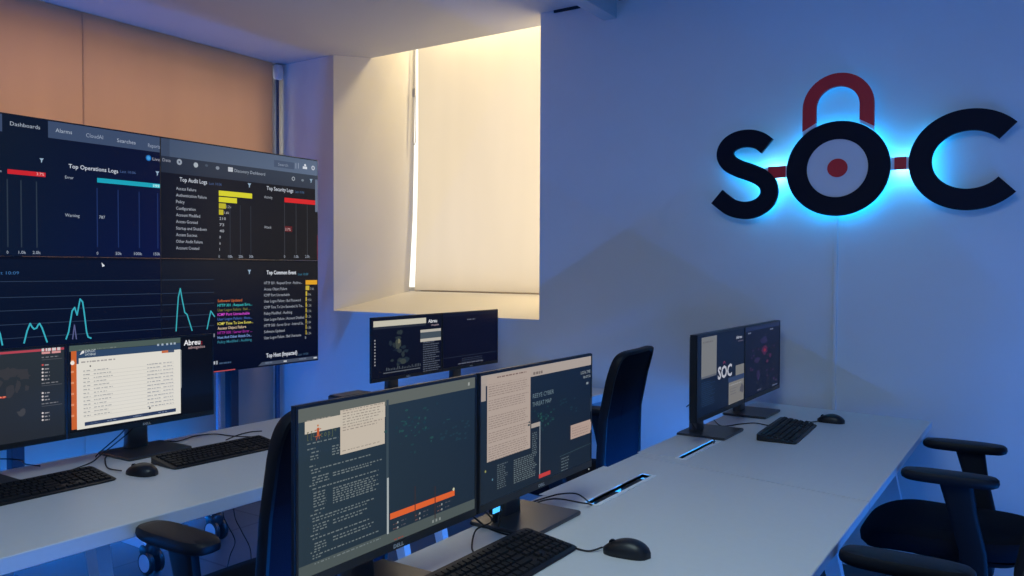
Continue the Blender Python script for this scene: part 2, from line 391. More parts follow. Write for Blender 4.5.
# ------------------------------------------------------------------ desks
DZ = .74
def desk(x0, x1, y0, y1, label, ports=(), skew=0, group=None, legs=None):
    """x0 back, x1 front (user side)"""
    cx, cy = (x0+x1)/2, (y0+y1)/2
    t = thing('office_desk', label, 'desk', (cx, cy, 0), group=group)
    w, l = (x1-x0)/2, (y1-y0)/2
    # tabletop, its front edge chamfered underneath; cut open at the cable ports
    ys = [-l]; 
    for p in ports: ys += [p[0]-cy, p[1]-cy]
    ys.append(l)
    bm = bmesh.new()
    xa, xb = -.145, -.105
    if ports:
        xa, xb = ports[0][2]-cx, ports[0][3]-cx
        box(bm, -w, xa, -l, l, DZ-.028, DZ); 
        sk = skew
        for k in range(0, len(ys), 2): box(bm, xa, xb, ys[k], ys[k+1], DZ-.028, DZ)
        rings = [[(xb, y, DZ), (xb, y, DZ-.028), (w-.006, y, DZ-.028), (w, y, DZ-.025), (w, y, DZ-.010), (w, y, DZ-.002), (w-.002, y, DZ)] for y in (-l, l)]
        loft(bm, rings)
    else:
        rings = [[(-w, y, DZ), (-w, y, DZ-.028), (w-.03, y, DZ-.028), (w-.026, y, DZ-.040), (w-.002, y, DZ-.040), (w, y, DZ-.038), (w, y, DZ-.002), (w-.002, y, DZ)] for y in (-l, l)]
        loft(bm, rings)
    if skew:
        for v in bm.verts:
            if v.co.y > l-.001: v.co.y += skew[1]*v.co.x/w
            if v.co.y < -l+.001: v.co.y += skew[0]*v.co.x/w
    obj('tabletop', bm, M_desk, t)
    for p in ports:
        a, bq, c, d = p[0]-cy, p[1]-cy, p[2]-cx, p[3]-cx
        bm = bmesh.new()   # frame round the slot
        f = .006
        box(bm, c-f, d+f*2.2, a-f, a, DZ-.01, DZ+.0025); box(bm, c-f, d+f*2.2, bq, bq+f, DZ-.01, DZ+.0025)
        box(bm, c-f, c, a, bq, DZ-.01, DZ+.0025); box(bm, d, d+f*2.2, a, bq, DZ-.01, DZ+.0025)
        fr = obj('port_frame', bm, M_edge, t)
        bm = bmesh.new(); loft(bm, [[(c-.07, y, DZ-.05), (c-.06, y, DZ-.11), (d+.04, y, DZ-.11), (d+.05, y, DZ-.05), (d+.047, y, DZ-.05), (d+.037, y, DZ-.107), (c-.057, y, DZ-.107), (c-.067, y, DZ-.05)] for y in (a-.07, bq+.05)])
        obj('slot_reflector', bm, M_wmetal, t)  # white tray added under the slot to reflect blue light
        for q in range(2 if p[0] < 2.3 else 0):
            bm = bmesh.new(); box(bm, c+.001, d-.004, a+.05+q*(bq-a)*.46, a+(bq-a)*.46+q*(bq-a)*.46, DZ-.03, DZ-.006, bev=.002); obj('outlet_strip', bm, M_slot, t)
        bm = bmesh.new(); box(bm, c-.15, c-f-.001, a-.004, bq+.02, DZ+.0002, DZ+.0022, bev=.0006, seg=1)
        obj('port_flap', bm, M_desk, t)
    # trestle frames of slanted white tube
    for s in (-1, 1):
        yy = s*(l-.14) if not legs else legs[(s+1)//2]-cy; bm = bmesh.new()
        for sx in (-1, 1):
            loft(bm, [[(sx*(w-.20)+a_, yy+b_, DZ-.03) for a_, b_ in ((-.03, -.02), (.03, -.02), (.03, .02), (-.03, .02))],
                      [(sx*(w-.035)+a_, yy+b_, .017) for a_, b_ in ((-.015, -.015), (.015, -.015), (.015, .015), (-.015, .015))]])
        box(bm, -w+.15, w-.15, yy-.02, yy+.02, DZ-.07, DZ-.036)
        lf = obj('leg_frame', bm, M_wmetal, t)
        for sx in (-1, 1):
            bm = bmesh.new(); cyl(bm, (sx*(w-.035), yy, 0), .018, .018, 2, 16); obj('foot', bm, M_cplast, lf)
    for xx in (-w+.24, w-.24): obj('crossbar', bx(xx-.015, xx+.015, (legs[0]-cy if legs else -l+.14), (legs[1]-cy if legs else l-.14), DZ-.072, DZ-.038), M_wmetal, t)
    return t
S_ = .018
desk(-1.212, -.415, 1.02, 2.5395, 'nearer white office desk of the central row, black outlet slot open in its top', [(2.0, 2.385, -1.075, -1.042)], skew=(0, -.075), group='white desks')
desk(-1.212, -.415, 2.5455, 3.99, 'farther white office desk of the central row, its end against the sign wall', [(2.66, 3.01, -1.068, -1.048)], skew=(-.075, -.05), group='white desks')
desk(-2.80, -1.955, .75, 2.45, 'nearer white office desk of the left row, in front of the video wall', group='white desks', legs=(1.2, 2.36))
desk(-2.80, -1.955, 2.453, 3.99, 'farther white office desk of the left row, under the monitors before the niche', group='white desks')

# ------------------------------------------------------------------ monitors
def monitor(X, y0, y1, z0, z1, label, paint, yc=None, logo=False, zb=DZ+.0005, dp=.010):
    """front face at x = X, facing +x"""
    cy = (y0+y1)/2; yc = cy if yc is None else yc
    t = thing('computer_monitor', label, 'monitor', (X-.09, yc, zb))
    inv = Matrix.Translation((-(X-.09), -yc, -zb))
    def L(bm): bmesh.ops.transform(bm, matrix=inv, verts=bm.verts); return bm
    bm = bmesh.new()
    b = .004
    sec = lambda x, g: [(x, y0+g, z0+g), (x, y1-g, z0+g), (x, y1-g, z1-g), (x, y0+g, z1-g)]
    loft(bm, [sec(X, b), sec(X-.002, 0), sec(X-dp, .0), sec(X-dp-.008, .015), sec(X-.047, .09)])
    h = obj('housing', L(bm), M_black, t)
    g = .006; bot = .018
    # raised bezel rim round the screen
    bm = bmesh.new()
    box(bm, X, X+.0015, y0+.001, y0+g, z0+.001, z1-.001); box(bm, X, X+.0015, y1-g, y1-.001, z0+.001, z1-.001)
    box(bm, X, X+.0015, y0+g, y1-g, z1-g, z1-.001); box(bm, X, X+.0015, y0+g, y1-g, z0+.001, z0+bot)
    obj('bezel', L(bm), M_black, t)
    s = Screen(X-.0004, y0+g, y1-g, z0+bot, z1-g); paint(s); s.build(t, inv)
    if logo:
        bm = text_mesh('DELL', .030, .0075, .0005, .02); bmesh.ops.translate(bm, vec=(X+.0014, cy, z0+.005), verts=bm.verts)
        obj('logo', L(bm), M_logo, t)
    # neck: slab rising from rear of base to the housing back
    bm = bmesh.new()
    loft(bm, [[(X-.115+a, yc+c, z) for a, c in sup(20, .020, w_, 5)] for z, w_ in ((zb+.008, .042), (zb+.05, .038), ((z0+z1)/2+.02, .034))])
    box(bm, X-.10, X-.044, yc-.055, yc+.055, (z0+z1)/2-.06, (z0+z1)/2+.06, bev=.006)
    obj('stand_neck', L(bm), M_stand, t, True)
    bm = bmesh.new(); loft(bm, [[(X-.055+a*sc_, yc+c*sc_, zb+z) for a, c in sup(64, .098, .122, 30)] for z, sc_ in ((0, .985), (.003, 1), (.007, 1), (.010, .98))])
    obj('base_plate', L(bm), M_stand, t, True)
    return t

def p_center1(s):
    s.bg((44, 60, 72), (32, 48, 66), (40, 55, 66), (28, 42, 58))
    zt, zb_, W = s.z1, s.z0, s.y1-s.y0
    s.rectw(s.y0, s.y1, zt-.024, zt, (98, 104, 100)); s.rectw(s.y0, s.y1, zb_, zb_+.022, (78, 88, 88))
    ym = s.at(386, 450)[0]
    s.rect(340, 410.5, 384.5, 443.5, (200, 188, 172))
    a = s.at(304.5, 413.5); q = s.at(385, 398)
    s.rectw(a[0], q[0], zt-.046, zt-.024, (202, 192, 176))
    s.rows(342.5, 411.5, 383, 8, 2.8, (150, 140, 130), h=.9, ragged=.3)
    s.rows(342, 441.5+10, 380, 1, 3, (150, 140, 130), h=.8)
    s.rows(306.5, 421.5, 330, 1, 3, (150, 142, 132), h=.9)
    # ascii-art title: light brackets and letters round an orange figure
    s.text('[ [', 307, 439, 312, 7, (88, 92, 66)); s.text('c', 312.5, 437, 315, 5, (105, 105, 70)); s.text('c o p ] *', 320.5, 437, 336, 6, (96, 104, 74))
    s.rect(316.6, 428, 318.9, 436, (196, 92, 52)); s.disc(317.6, 425.5, 1.1, (190, 120, 70)); s.line([(314.5, 430.5), (320.6, 428.5)], .0015, (176, 92, 56)); s.line([(314.8, 436.8), (320.4, 434.8)], .0015, (176, 92, 56)); s.line([(316, 440), (317, 436)], .0015, (176, 92, 56)); s.line([(319, 438.5), (318.5, 435)], .0015, (176, 92, 56))
    T1 = (112, 122, 124)
    for x0, y, x1, n, p_ in ((306.7, 445, 338, 1, 3), (307, 450.5, 315, 1, 3), (311, 453.5, 320, 1, 3), (310, 457.5, 318, 2, 2.8), (331.7, 447, 340, 4, 2.7), (309, 467.5, 315, 1, 3), (310.5, 471.2, 371.5, 1, 3), (311, 474, 320, 1, 3),
            (312, 478.5, 329, 3, 2.8), (332.5, 473.5, 381.5, 1, 3), (332.5, 476, 371, 1, 3), (309, 487, 316, 1, 3), (312, 490, 378, 1, 3), (313, 494, 326, 6, 2.7), (332.5, 489, 379, 7, 2.4), (314, 511.5, 324, 1, 3),
            (310, 516.5, 320, 1, 3), (312, 519.5, 374, 2, 2.9), (312.5, 526.5, 329, 3, 2.8), (332.5, 520.5, 367, 2, 3), (310, 537, 319, 1, 3), (312, 540, 369, 1, 3), (314, 544.5, 326, 3, 2.8), (332.5, 537.5, 373, 2, 3),
            (310, 554, 319, 1, 3), (312, 556.8, 378, 1, 3), (312, 559.5, 321, 1, 3), (314, 564.5, 329, 1, 3), (333, 557.5, 380, 1, 3)): s.rows(x0, y, x1, n, p_, T1)
    s.rect(385.8, 400, 388, 534, (60, 75, 85)); s.rect(386.4, 478, 388.2, 533.5, (170, 178, 180))
    for k in range(46):
        x = random.gauss(412, 10); y = random.gauss(428, 10)-(x-410)*.18
        s.blob(x, y, random.uniform(.6, 2.6), random.uniform(.5, 1.8), random.choice([(34, 66, 74), (40, 78, 80), (30, 58, 72)]))
    for k in range(26): s.blob(random.uniform(440, 468), random.uniform(420, 440), 1.5, 1.2, (34, 60, 74))
    P = [(389, 517), (453, 491)]
    a = s.at(389, 513.5); b = s.at(453.5, 494.5)
    s.rectw(a[0], b[0], s.at(389, 519.5)[1], a[1], (222, 98, 48))
    for x in (414, 434): s.rect(x-.4, 486, x+.4, 518, (60, 45, 45))
    s.disc(452.5, 489, 1.6, (200, 200, 170))
    for x, y in ((396, 519), (418, 510), (440, 501)):
        s.rows(x-4, y+6, x+1, 2, 4.4, (110, 84, 80), h=1)
        s.rows(x+4, y+2, x+9, 2, 4.4, (84, 84, 92), h=1)
        s.disc(x+.6, y+3, 1.1, (150, 155, 155)); s.disc(x+.6, y+8, 1.1, (150, 155, 155))
    s.rows(393, 540, 402, 1, 3, (150, 66, 54), h=1)
    for k in range(3): s.rectw(s.at(431+k*3.4, 525)[0], s.at(432.6+k*3.4, 525)[0], zb_+.007, zb_+.013, (135, 142, 140))
    for k in range(1): s.rectw(s.y1-.03, s.y1-.024, zt-.016, zt-.009, (160, 165, 160))
def p_center2(s):
    s.bg((30, 46, 64), (20, 34, 56), (28, 40, 54), (22, 34, 50))
    zt, zb_ = s.z1, s.z0
    s.rectw(s.y0, s.y1, zt-.026, zt-.001, (172, 160, 152)); s.rectw(s.y0, s.y0+.02, zt-.06, zt-.02, (166, 155, 148))
    a = s.at(487, 380); b = s.at(530, 448)
    s.rectw(a[0], b[0], b[1], zt-.006, (178, 162, 152))
    n = 34; H = zt-.02-b[1]
    for k in range(n):
        if k in (6, 12, 13, 20, 26): continue
        s.dashes(a[0]+.006, a[0]+.006+(b[0]-a[0]-.012)*(1-.12*random.random()), zt-.02-H*(k+1)/n, H/n*.30, (138, 124, 117), wl=(.004, .014))
    s.dashes(a[0]+.04, b[0]-.02, zt-.012, .003, (120, 100, 95))
    s.block(533, 369.5, 548, 372, 1, (120, 110, 105), h=.5)
    s.text('REEYE CYBER', 532.5, 398.5, 553.5, 4.4, (105, 125, 135)); s.text('THREAT MAP', 532, 407, 551, 4.4, (105, 125, 135))
    s.text('LOCAL TIME', 580.5, 374.5, 590, 3, (150, 160, 165)); s.text('06:07:56', 583, 378.5, 590.2, 2.6, (150, 160, 165)); s.block(586, 380, 590, 383.5, 1, (130, 140, 145), h=.5)
    for k in range(40):
        s.blob(random.gauss(543, 6), random.gauss(417, 6), random.uniform(.5, 1.6), random.uniform(.4, 1.5), random.choice([(30, 66, 70), (36, 80, 76), (26, 56, 68)]))
    for k in range(14): s.blob(random.uniform(558, 578), random.uniform(398, 412), 1.2, .9, (26, 54, 68))
    s.rect(570, 428, 591, 429.5, (176, 152, 142)); 
    a = s.at(570, 425.5); b = s.at(590.7, 431.5); s.rectw(a[0], s.y1-.004, s.at(570, 439.5)[1], a[1], (178, 155, 144))
    s.rows(571.5, 429, 589, 4, 2.6, (148, 128, 120), h=.9)
    s.rect(590.0, 398, 590.8, 411, (70, 80, 95))
    a = s.at(530.5, 424); b = s.at(539, 476)
    s.rectw(a[0], b[0], s.at(530, 428.5)[1], a[1], (168, 158, 150)); s.rectw(b[0]-.002, b[0]+.0015, s.at(539, 477)[1], a[1], (150, 158, 165))
    s.rows(496.5, 466, 507, 12, 2.1, (92, 104, 110), h=1.0, ragged=.3); s.rows(513, 461, 536, 12, 2.05, (104, 116, 120), h=1.05, ragged=.2); s.rows(531.5, 434, 536.5, 10, 2.1, (100, 112, 118), h=1.0, ragged=.3)
    a = s.at(538, 474.5); s.rectw(a[0], s.at(549.5, 470)[0], s.at(538, 478.5)[1], a[1], (190, 60, 60))
    s.rows(560.5, 459.5, 568, 5, 2.9, (98, 110, 116), h=1.0); s.block(560, 456, 584, 449, 1, (70, 90, 100)) if 0 else None
    s.line([(559, 456.5), (590, 443)], .0012, (60, 82, 90))
    s.disc(484.5, 471.5, 1.3, (150, 150, 90)); s.disc(491.5, 479.5, 1.2, (90, 130, 150)); s.disc(588, 469, .9, (170, 180, 180))
def p_left2(s):
    s.bg((14, 18, 28), (12, 16, 28), (14, 18, 26), (10, 14, 26))
    y1 = s.at(180.5, 380)[0]
    zt = s.z1; z = lambda x, y: s.at(x, y)[1]
    s.rectw(s.y0, y1, z(69, 352), zt, (78, 94, 90)); s.dashes(s.y0+.03, s.y0+.16, zt-.018, .004, (120, 130, 125))
    s.rectw(s.at(76, 350)[0], y1, z(78, 358.5), z(78, 351.5), (48, 72, 104))
    s.rectw(s.y0+.006, s.at(76.3, 350)[0], s.z0+.01, z(70, 351.5), (205, 100, 48))
    ya = s.at(77.5, 360)[0]; zb_ = z(77, 430)
    s.rectw(s.at(76.3, 350)[0], y1, zb_, z(78, 358.5), (228, 224, 214))
    s.rectw(s.at(76.3, 350)[0], s.at(78.5, 350)[0], z(78, 364), z(78, 358), (48, 72, 104))
    s.text('EXPLOIT', 85, 352.6, 95.5, 2.6, (190, 200, 205), .01); s.text('DATABASE', 85, 355.8, 95.5, 2.2, (190, 200, 205), .01)
    s.poly([s.at(79.5, 355), s.at(84, 353), s.at(84, 350.5), s.at(82, 350.8)], (225, 225, 225))
    for k in range(6): s.rectw(s.at(70.8, 360)[0], s.at(73.6, 360)[0], z(72, 362+k*11), z(72, 360+k*11), (225, 150, 110))
    s.disc(72.3, 363, 2.1, (245, 235, 225))
    for x, y in ((157, 345), (161.3, 344.6), (166, 344.2), (170, 343.8), (173.5, 343.5)): s.rectw(s.at(x, y)[0], s.at(x+2, y)[0], z(x, y+1), z(x, y-1), (165, 180, 195))
    s.rectw(s.at(161.5, 352)[0], s.at(168, 352)[0], z(161.5, 353.2), z(161.5, 350.8), (200, 110, 70)); s.rectw(s.at(168, 352)[0], s.at(174, 352)[0], z(161.5, 353.2), z(161.5, 350.8), (70, 85, 110))
    s.block(81, 361.5, 116, 362, 1, (150, 148, 145), h=.5, ragged=0) if 0 else s.dashes(s.at(81, 362)[0], s.at(115, 362)[0], z(81, 363), .0045, (165, 160, 158))
    for k in range(13):
        zz = z(84, 371.5+k*3.75)
        s.dashes(s.at(83, 370)[0], s.at(90, 370)[0], zz, .003, (160, 160, 160)); s.dashes(s.at(93.5, 370)[0], s.at(105+random.random()*9, 370)[0], zz, .003, (165, 165, 165))
        s.dashes(s.at(147, 370)[0], s.at(160+random.random()*3, 370)[0], zz, .003, (150, 152, 158)); s.dashes(s.at(163, 370)[0], s.at(173, 370)[0], zz, .003, (165, 165, 170))
        s.rectw(s.at(83, 370)[0], s.at(174, 370)[0], zz-.0035, zz-.0027, (195, 192, 186))
    s.rectw(s.at(84.4, 420)[0], s.at(175.6, 410)[0], z(84.4, 426), z(84.4, 422.3), (42, 58, 92))
    for x in (90, 107, 133, 158): s.dashes(s.at(x, 420)[0], s.at(x+9, 420)[0], z(84.4, 424.7), .003, (120, 135, 160))
    s.disc(149.5, 408, 1, (60, 60, 65)); s.disc(90, 366, .8, (60, 60, 65))
    s.rectw(y1, y1+.003, z(180, 388), z(180, 350), (150, 155, 155))
    s.text('Abreu', 183.5, 345.5, 200, 5.2, (235, 235, 240), .02); s.text(':', 201, 344.2, 202.4, 4.2, (205, 40, 60), .03); s.text('advogados', 188, 349, 204.5, 3, (190, 160, 165))
def p_left1(s):
    s.bg((46, 52, 58), (44, 52, 60), (42, 44, 52), (38, 44, 54))
    s.rectw(s.y0, s.y1, s.z1-.010, s.z1-.003, (180, 70, 85))
    z = lambda x, y: s.at(x, y)[1]
    for x, y, rx, ry in ((-6, 383, 10, 12), (6, 374, 12, 9), (16, 372, 14, 5), (24, 376, 8, 5), (10, 392, 6, 8), (18, 386, 4, 8), (27, 388, 2.5, 4), (-20, 400, 8, 12)): s.blob(x, y, rx, ry, (57, 58, 64), j=.5)
    s.blob(21.5, 413, 6.5, 5, (66, 67, 72), j=.5)
    s.blob(3, 397.5, 3.8, 1.3, (170, 58, 52)); s.blob(0, 397.5, 2, 1, (235, 130, 100)); s.blob(4, 397, 1.8, .9, (235, 130, 100))
    s.dashes(s.at(41.5, 350)[0], s.at(60.5, 350)[0], z(41.5, 351.5), .009, (215, 205, 205)); s.dashes(s.at(41.5, 350)[0], s.at(60.5, 350)[0], z(41.5, 354.2), .007, (215, 150, 150), wl=(.02, .04))
    for y in (358, 384, 404.5): s.dashes(s.at(41.5, y)[0], s.at(58, y)[0], z(41.5, y), .003, (120, 120, 125)); s.rectw(s.at(41.5, y)[0], s.at(62, y)[0], z(41.5, y+2.2), z(41.5, y+1.7), (85, 88, 95))
    for ys in ((365, 369, 372.5, 376, 379.5), (393, 396.5, 399.8), (413, 416.5, 420)):
        for y in ys: s.disc(42.5, y, 1, (215, 205, 205) if y != 365 else (200, 80, 80)); s.dashes(s.at(44.5, y)[0], s.at(49.5, y)[0], z(44.5, y+.6), .0035, (150, 148, 152))
    s.disc(64.5, 436, .8, (90, 150, 160))
def p_back1(s):
    s.bg((14, 20, 40), (12, 18, 38), (10, 15, 34), (10, 15, 34))
    z = lambda x, y: s.at(x, y)[1]
    a = s.at(373.3, 321.5); b = s.at(426, 323)
    s.rectw(a[0], b[0], b[1], a[1], (200, 195, 178)); s.rectw(a[0], b[0], b[1]-.012, b[1], (40, 46, 60))
    s.text('Abreu', 428.2, 322.8, 437, 3.4, (225, 225, 230), .02); s.text('advogados', 431, 325.8, 438.8, 1.8, (180, 160, 170))
    a = s.at(420.3, 330); b = s.at(441, 339.8); s.rectw(a[0], s.y1-.003, b[1], a[1], (70, 82, 92)); s.rectw(a[0], s.y1-.003, a[1]-.014, a[1], (185, 180, 170)); s.rectw(a[0], s.y1-.003, b[1], b[1]+.016, (185, 180, 170))
    s.block(423, 341, 440.5, 369, 14, (88, 96, 110), h=.4, wl=(.006, .02))
    for k in range(24): s.blob(random.gauss(400, 5), random.gauss(352, 8), random.uniform(1, 4), random.uniform(1, 4), random.choice([(24, 34, 50), (32, 44, 56), (42, 52, 58)]))
    s.blob(398, 344, 3.5, 6, (64, 70, 66)); s.blob(399, 341, 1.5, 3, (110, 110, 90)); s.blob(403, 361, 4, 3, (56, 64, 64))
    for k in range(22):
        y_ = s.at(386+k*1.6, 370)[0]; s.rectw(y_, y_+.005, z(386, 371), z(386, 371)+random.uniform(.004, .016), (80, 88, 96))
    s.rectw(s.at(383, 370)[0], s.at(420, 368)[0], z(383, 374), z(383, 373), (90, 96, 104))
    for k in range(9): s.rectw(s.at(374, 340)[0], s.at(375.2, 340)[0], z(374, 340+k*3.1+1.5), z(374, 340+k*3.1), (150, 150, 155))
def p_back2(s):
    s.bg((12, 16, 38), (10, 14, 40), (8, 12, 34), (8, 12, 36))
    z = lambda x, y: s.at(x, y)[1]
    s.rectw(s.y0, s.y1, s.z1-.016, s.z1, (18, 24, 46))
    s.dashes(s.at(467, 320)[0], s.at(475, 320)[0], z(467, 320), .006, (95, 100, 115))
    s.rectw(s.y0, s.y1, z(446, 358.5), z(446, 358), (40, 48, 66))
    for k in range(3): s.dashes(s.at(462, 350)[0], s.at(482, 350)[0], z(462, 359+k*1.8), .004, (52, 60, 78))
    s.dashes(s.at(458, 350)[0], s.at(483, 350)[0], z(458, 364.5), .005, (95, 100, 115), wl=(.02, .05))
    for k in range(10): s.rectw(s.y0, s.y1, z(446, 322+k*3.3), z(446, 321.8+k*3.3), (14, 20, 42))
def p_right1(s):
    s.bg((16, 30, 56), (14, 25, 50), (14, 28, 52), (14, 25, 50))
    z = lambda x, y: s.at(x, y)[1]
    a = s.at(701.5, 338); b = s.at(716.3, 377)
    s.rectw(a[0], b[0], s.at(701.5, 379.5)[1], a[1], (118, 120, 122)); s.block(703, 339, 716, 341, 1, (90, 90, 100)); s.rectw(a[0], b[0], z(701.5, 379.5), z(701.5, 377.5), (90, 95, 105))
    s.block(701.5, 382, 715, 402, 13, (34, 62, 98), h=.35)
    s.text('Abreu', 736, 339, 742, 3, (170, 175, 190), .02); s.dashes(s.at(738, 340)[0], s.at(743, 340)[0], z(738, 341.5), .003, (120, 110, 130))
    s.text('SOC', 717.6, 379.5, 731.6, 12, (178, 180, 192), .03)
    c = s.at(724, 364); 
    for k in range(10):
        t0, t1 = PI*k/10, PI*(k+1)/10
        s.poly([(c[0]+.014*math.cos(t0), c[1]+.012*math.sin(t0)), (c[0]+.014*math.cos(t1), c[1]+.012*math.sin(t1)), (c[0]+.009*math.cos(t1), c[1]+.007*math.sin(t1)), (c[0]+.009*math.cos(t0), c[1]+.007*math.sin(t0))], (120, 40, 70))
    s.rectw(s.at(735.5, 365)[0], s.y1-.003, z(735.5, 376), z(735.5, 365.5), (118, 118, 118))
    s.rectw(s.at(728.5, 383)[0], s.y1-.003, z(728.5, 405), z(728.5, 380), (120, 118, 116)); s.rectw(s.at(728.5, 383)[0], s.y1-.003, z(728.5, 383), z(728.5, 378.5), (50, 66, 100))
    s.block(729, 383.5, 744, 381, 1, (150, 150, 150)); s.block(730, 387, 738, 392, 3, (90, 92, 100), h=.3)
    s.blob(741.5, 388, 2.2, 5, (84, 84, 94))
    s.rect(728, 378, 744, 377, (46, 62, 98))
def p_right2(s):
    s.bg((13, 22, 48), (13, 20, 46), (10, 17, 42), (12, 18, 42))
    z = lambda x, y: s.at(x, y)[1]
    s.rectw(s.y0, s.y1, s.z1-.018, s.z1, (30, 42, 78)); s.dashes(s.at(748, 333)[0], s.at(751, 333)[0], s.z1-.030, .006, (110, 120, 145)); s.dashes(s.at(770, 333)[0], s.at(773, 333)[0], s.z1-.030, .006, (110, 120, 145))
    for x, y, rx, ry, c in ((764.5, 350, 3.5, 5, (70, 28, 62)), (764.5, 350, 1.4, 2.2, (125, 34, 58)), (770, 355, 1.6, 2.4, (64, 30, 64)), (767, 361, 1.3, 2, (72, 32, 66)), (757, 360, 3, 4, (40, 34, 70)), (758, 375, 2, 6, (40, 30, 66)), (764, 340, 4, 4, (36, 34, 70))): s.blob(x, y, rx, ry, c)
    for k in range(16): s.blob(random.uniform(750, 776), random.uniform(345, 380), 1, 1.2, (52, 34, 70))
    s.dashes(s.at(772, 386)[0], s.at(777, 386)[0], z(772, 386), .006, (90, 100, 125)); s.dashes(s.at(757, 391)[0], s.at(761, 391)[0], z(757, 391), .006, (80, 84, 110))

CX = -1.075
monitor(CX, .951, 1.480, .836, 1.158, 'large near monitor with a terminal and note window beside orange-barred map', p_center1, logo=True)
monitor(CX, 1.490, 2.035, .836, 1.158, 'centre monitor with long beige text document over a dark threat map', p_center2, yc=1.78, logo=True)
monitor(-1.07, 2.843, 3.402, .831, 1.156, 'right-hand group monitor showing white SOC letters beside pale document windows', p_right1, yc=3.15, dp=.026)
monitor(-1.07, 3.405, 3.942, .831, 1.156, 'dark monitor with a dim red glowing map, nearest the sign wall', p_right2, yc=3.69, dp=.026)
monitor(-2.62, .827, 1.373, .843, 1.149, 'leftmost monitor with grey world map and red line, cut by the photo edge', p_left1)
monitor(-2.62, 1.377, 1.923, .843, 1.149, 'monitor showing a white exploit table with orange sidebar, before the video wall', p_left2, yc=1.68, logo=True)
monitor(-2.72, 2.88, 3.427, .84, 1.158, 'small-looking far monitor with white top bar, left of the pair before the niche', p_back1, logo=True)
monitor(-2.72, 3.430, 3.958, .84, 1.158, 'nearly blank dark navy far monitor, right of the pair before the niche', p_back2, logo=True)

# ------------------------------------------------------------------ video wall
VX = -4.2; YS = (1.553, 2.738, 3.923); ZS = (.761, 1.449, 2.138)
W_ = (170, 180, 196); G_ = (120, 135, 155)
def v_tl(s):
    s.bg((22, 32, 45), (6, 16, 48), (18, 30, 42), (4, 17, 66))
    z = lambda x, y: s.at(x, y)[1]
    s.rectw(s.at(48, 130)[0], s.y1, z(48, 137.6), s.z1-.004, (62, 78, 108)); s.rectw(s.at(-60, 130)[0], s.at(2, 120)[0], z(48, 137.6), s.z1-.004, (62, 78, 108))
    s.text('Dashboards', 10, 125.2, 40, 4.0, W_); s.text('Alarms', 55.5, 132, 72, 4.0, (170, 182, 200)); s.text('CloudAI', 86, 137, 103, 4, (150, 162, 185)); s.text('Searches', 117, 142, 135.5, 3.8, (170, 180, 200)); s.text('Reports', 148, 147, 160, 3.8, (150, 162, 185))
    s.disc(148.5, 158, 3, (30, 110, 190)); s.disc(148.5, 158, 1.9, (70, 160, 225)); s.text('Live', 152.5, 160.3, 159.7, 3, (170, 170, 185))
    s.filt(41.5, 160.5); s.filt(157.3, 173.5)
    s.rect(7.3, 169, 45.5, 177.2, (205, 38, 48)); s.text('3.7%', 36.5, 175.2, 44, 2.8, (235, 190, 190)); s.text('e', 0, 172, 2.5, 2.6, W_)
    for x in (7.3, 21, 36.5): s.rectw(s.at(x, 200)[0]-.003, s.at(x, 200)[0]+.003, z(7, 247), z(7, 179), (44, 56, 72))
    s.text('Top Operations Logs', 68.5, 168, 118, 4.2, (205, 212, 225), .008); s.text('Last 10:06', 120, 172.5, 135.5, 2.6, (75, 100, 150))
    s.text('Error', 65, 178.5, 73.5, 3, W_); s.rect(97, 177.8, 160.3, 188.3, (28, 165, 190)); s.rect(152.5, 184, 160, 187.8, (90, 200, 215)); s.text('199', 153.5, 187, 159, 2.6, (220, 240, 240))
    for x in (97, 118, 139, 157.5): s.rectw(s.at(x, 200)[0]-.003, s.at(x, 200)[0]+.003, z(97, 247), z(97, 188), (30, 48, 98))
    s.text('Warning', 65, 216.5, 79.5, 3.2, W_); s.text('787', 99, 218.5, 105, 3, W_)
    for st, x, x1 in (('0', 6.5, 8.5), ('1.0k', 18.5, 26), ('2.0k', 32.5, 40.5), ('0', 96.5, 98.5), ('50k', 115.5, 121.5), ('100k', 134, 142), ('150k', 153.5, 160)): s.text(st, x, 253.5+x*.012, x1, 3, W_)
def lines(s, y0, y1):
    z = lambda x, y: s.at(x, y)[1]
    for yy in (282, 298, 311.5, 325.6, 339.5, 353): s.rectw(y0, y1, z(0, yy), z(0, yy)+.0035, (44, 60, 84))
def v_bl(s):
    s.bg((14, 24, 44), (9, 19, 46), (8, 17, 38), (6, 14, 40))
    lines(s, s.y0, s.y1)
    s.text('Last 10:09', -8, 274.5, 19, 3.2, (60, 110, 165)); s.rectw(s.y0, s.y1, s.z1-.012, s.z1, (10, 16, 34))
    s.poly([s.at(101.5, 262.5), s.at(102.3, 267), s.at(104.8, 265.8)], (220, 225, 235))
    T = (58, 175, 195)
    for P in ([(-14, 336), (-6, 320), (0, 334), (2.3, 345)], [(24, 343), (27, 331), (30, 323.5), (32, 327), (34, 329), (36.5, 328), (38, 325), (39.5, 323.5), (42, 328), (47, 342)],
              [(66, 339), (68.5, 332), (72, 311), (74.5, 307.5), (77, 315), (80, 299), (82.5, 302), (84, 312), (86.5, 332), (88, 337), (91, 338.2)]): s.line(P, .0075, T)
    s.line([(72.5, 339), (74.3, 325), (76.3, 339)], .006, (90, 95, 140))
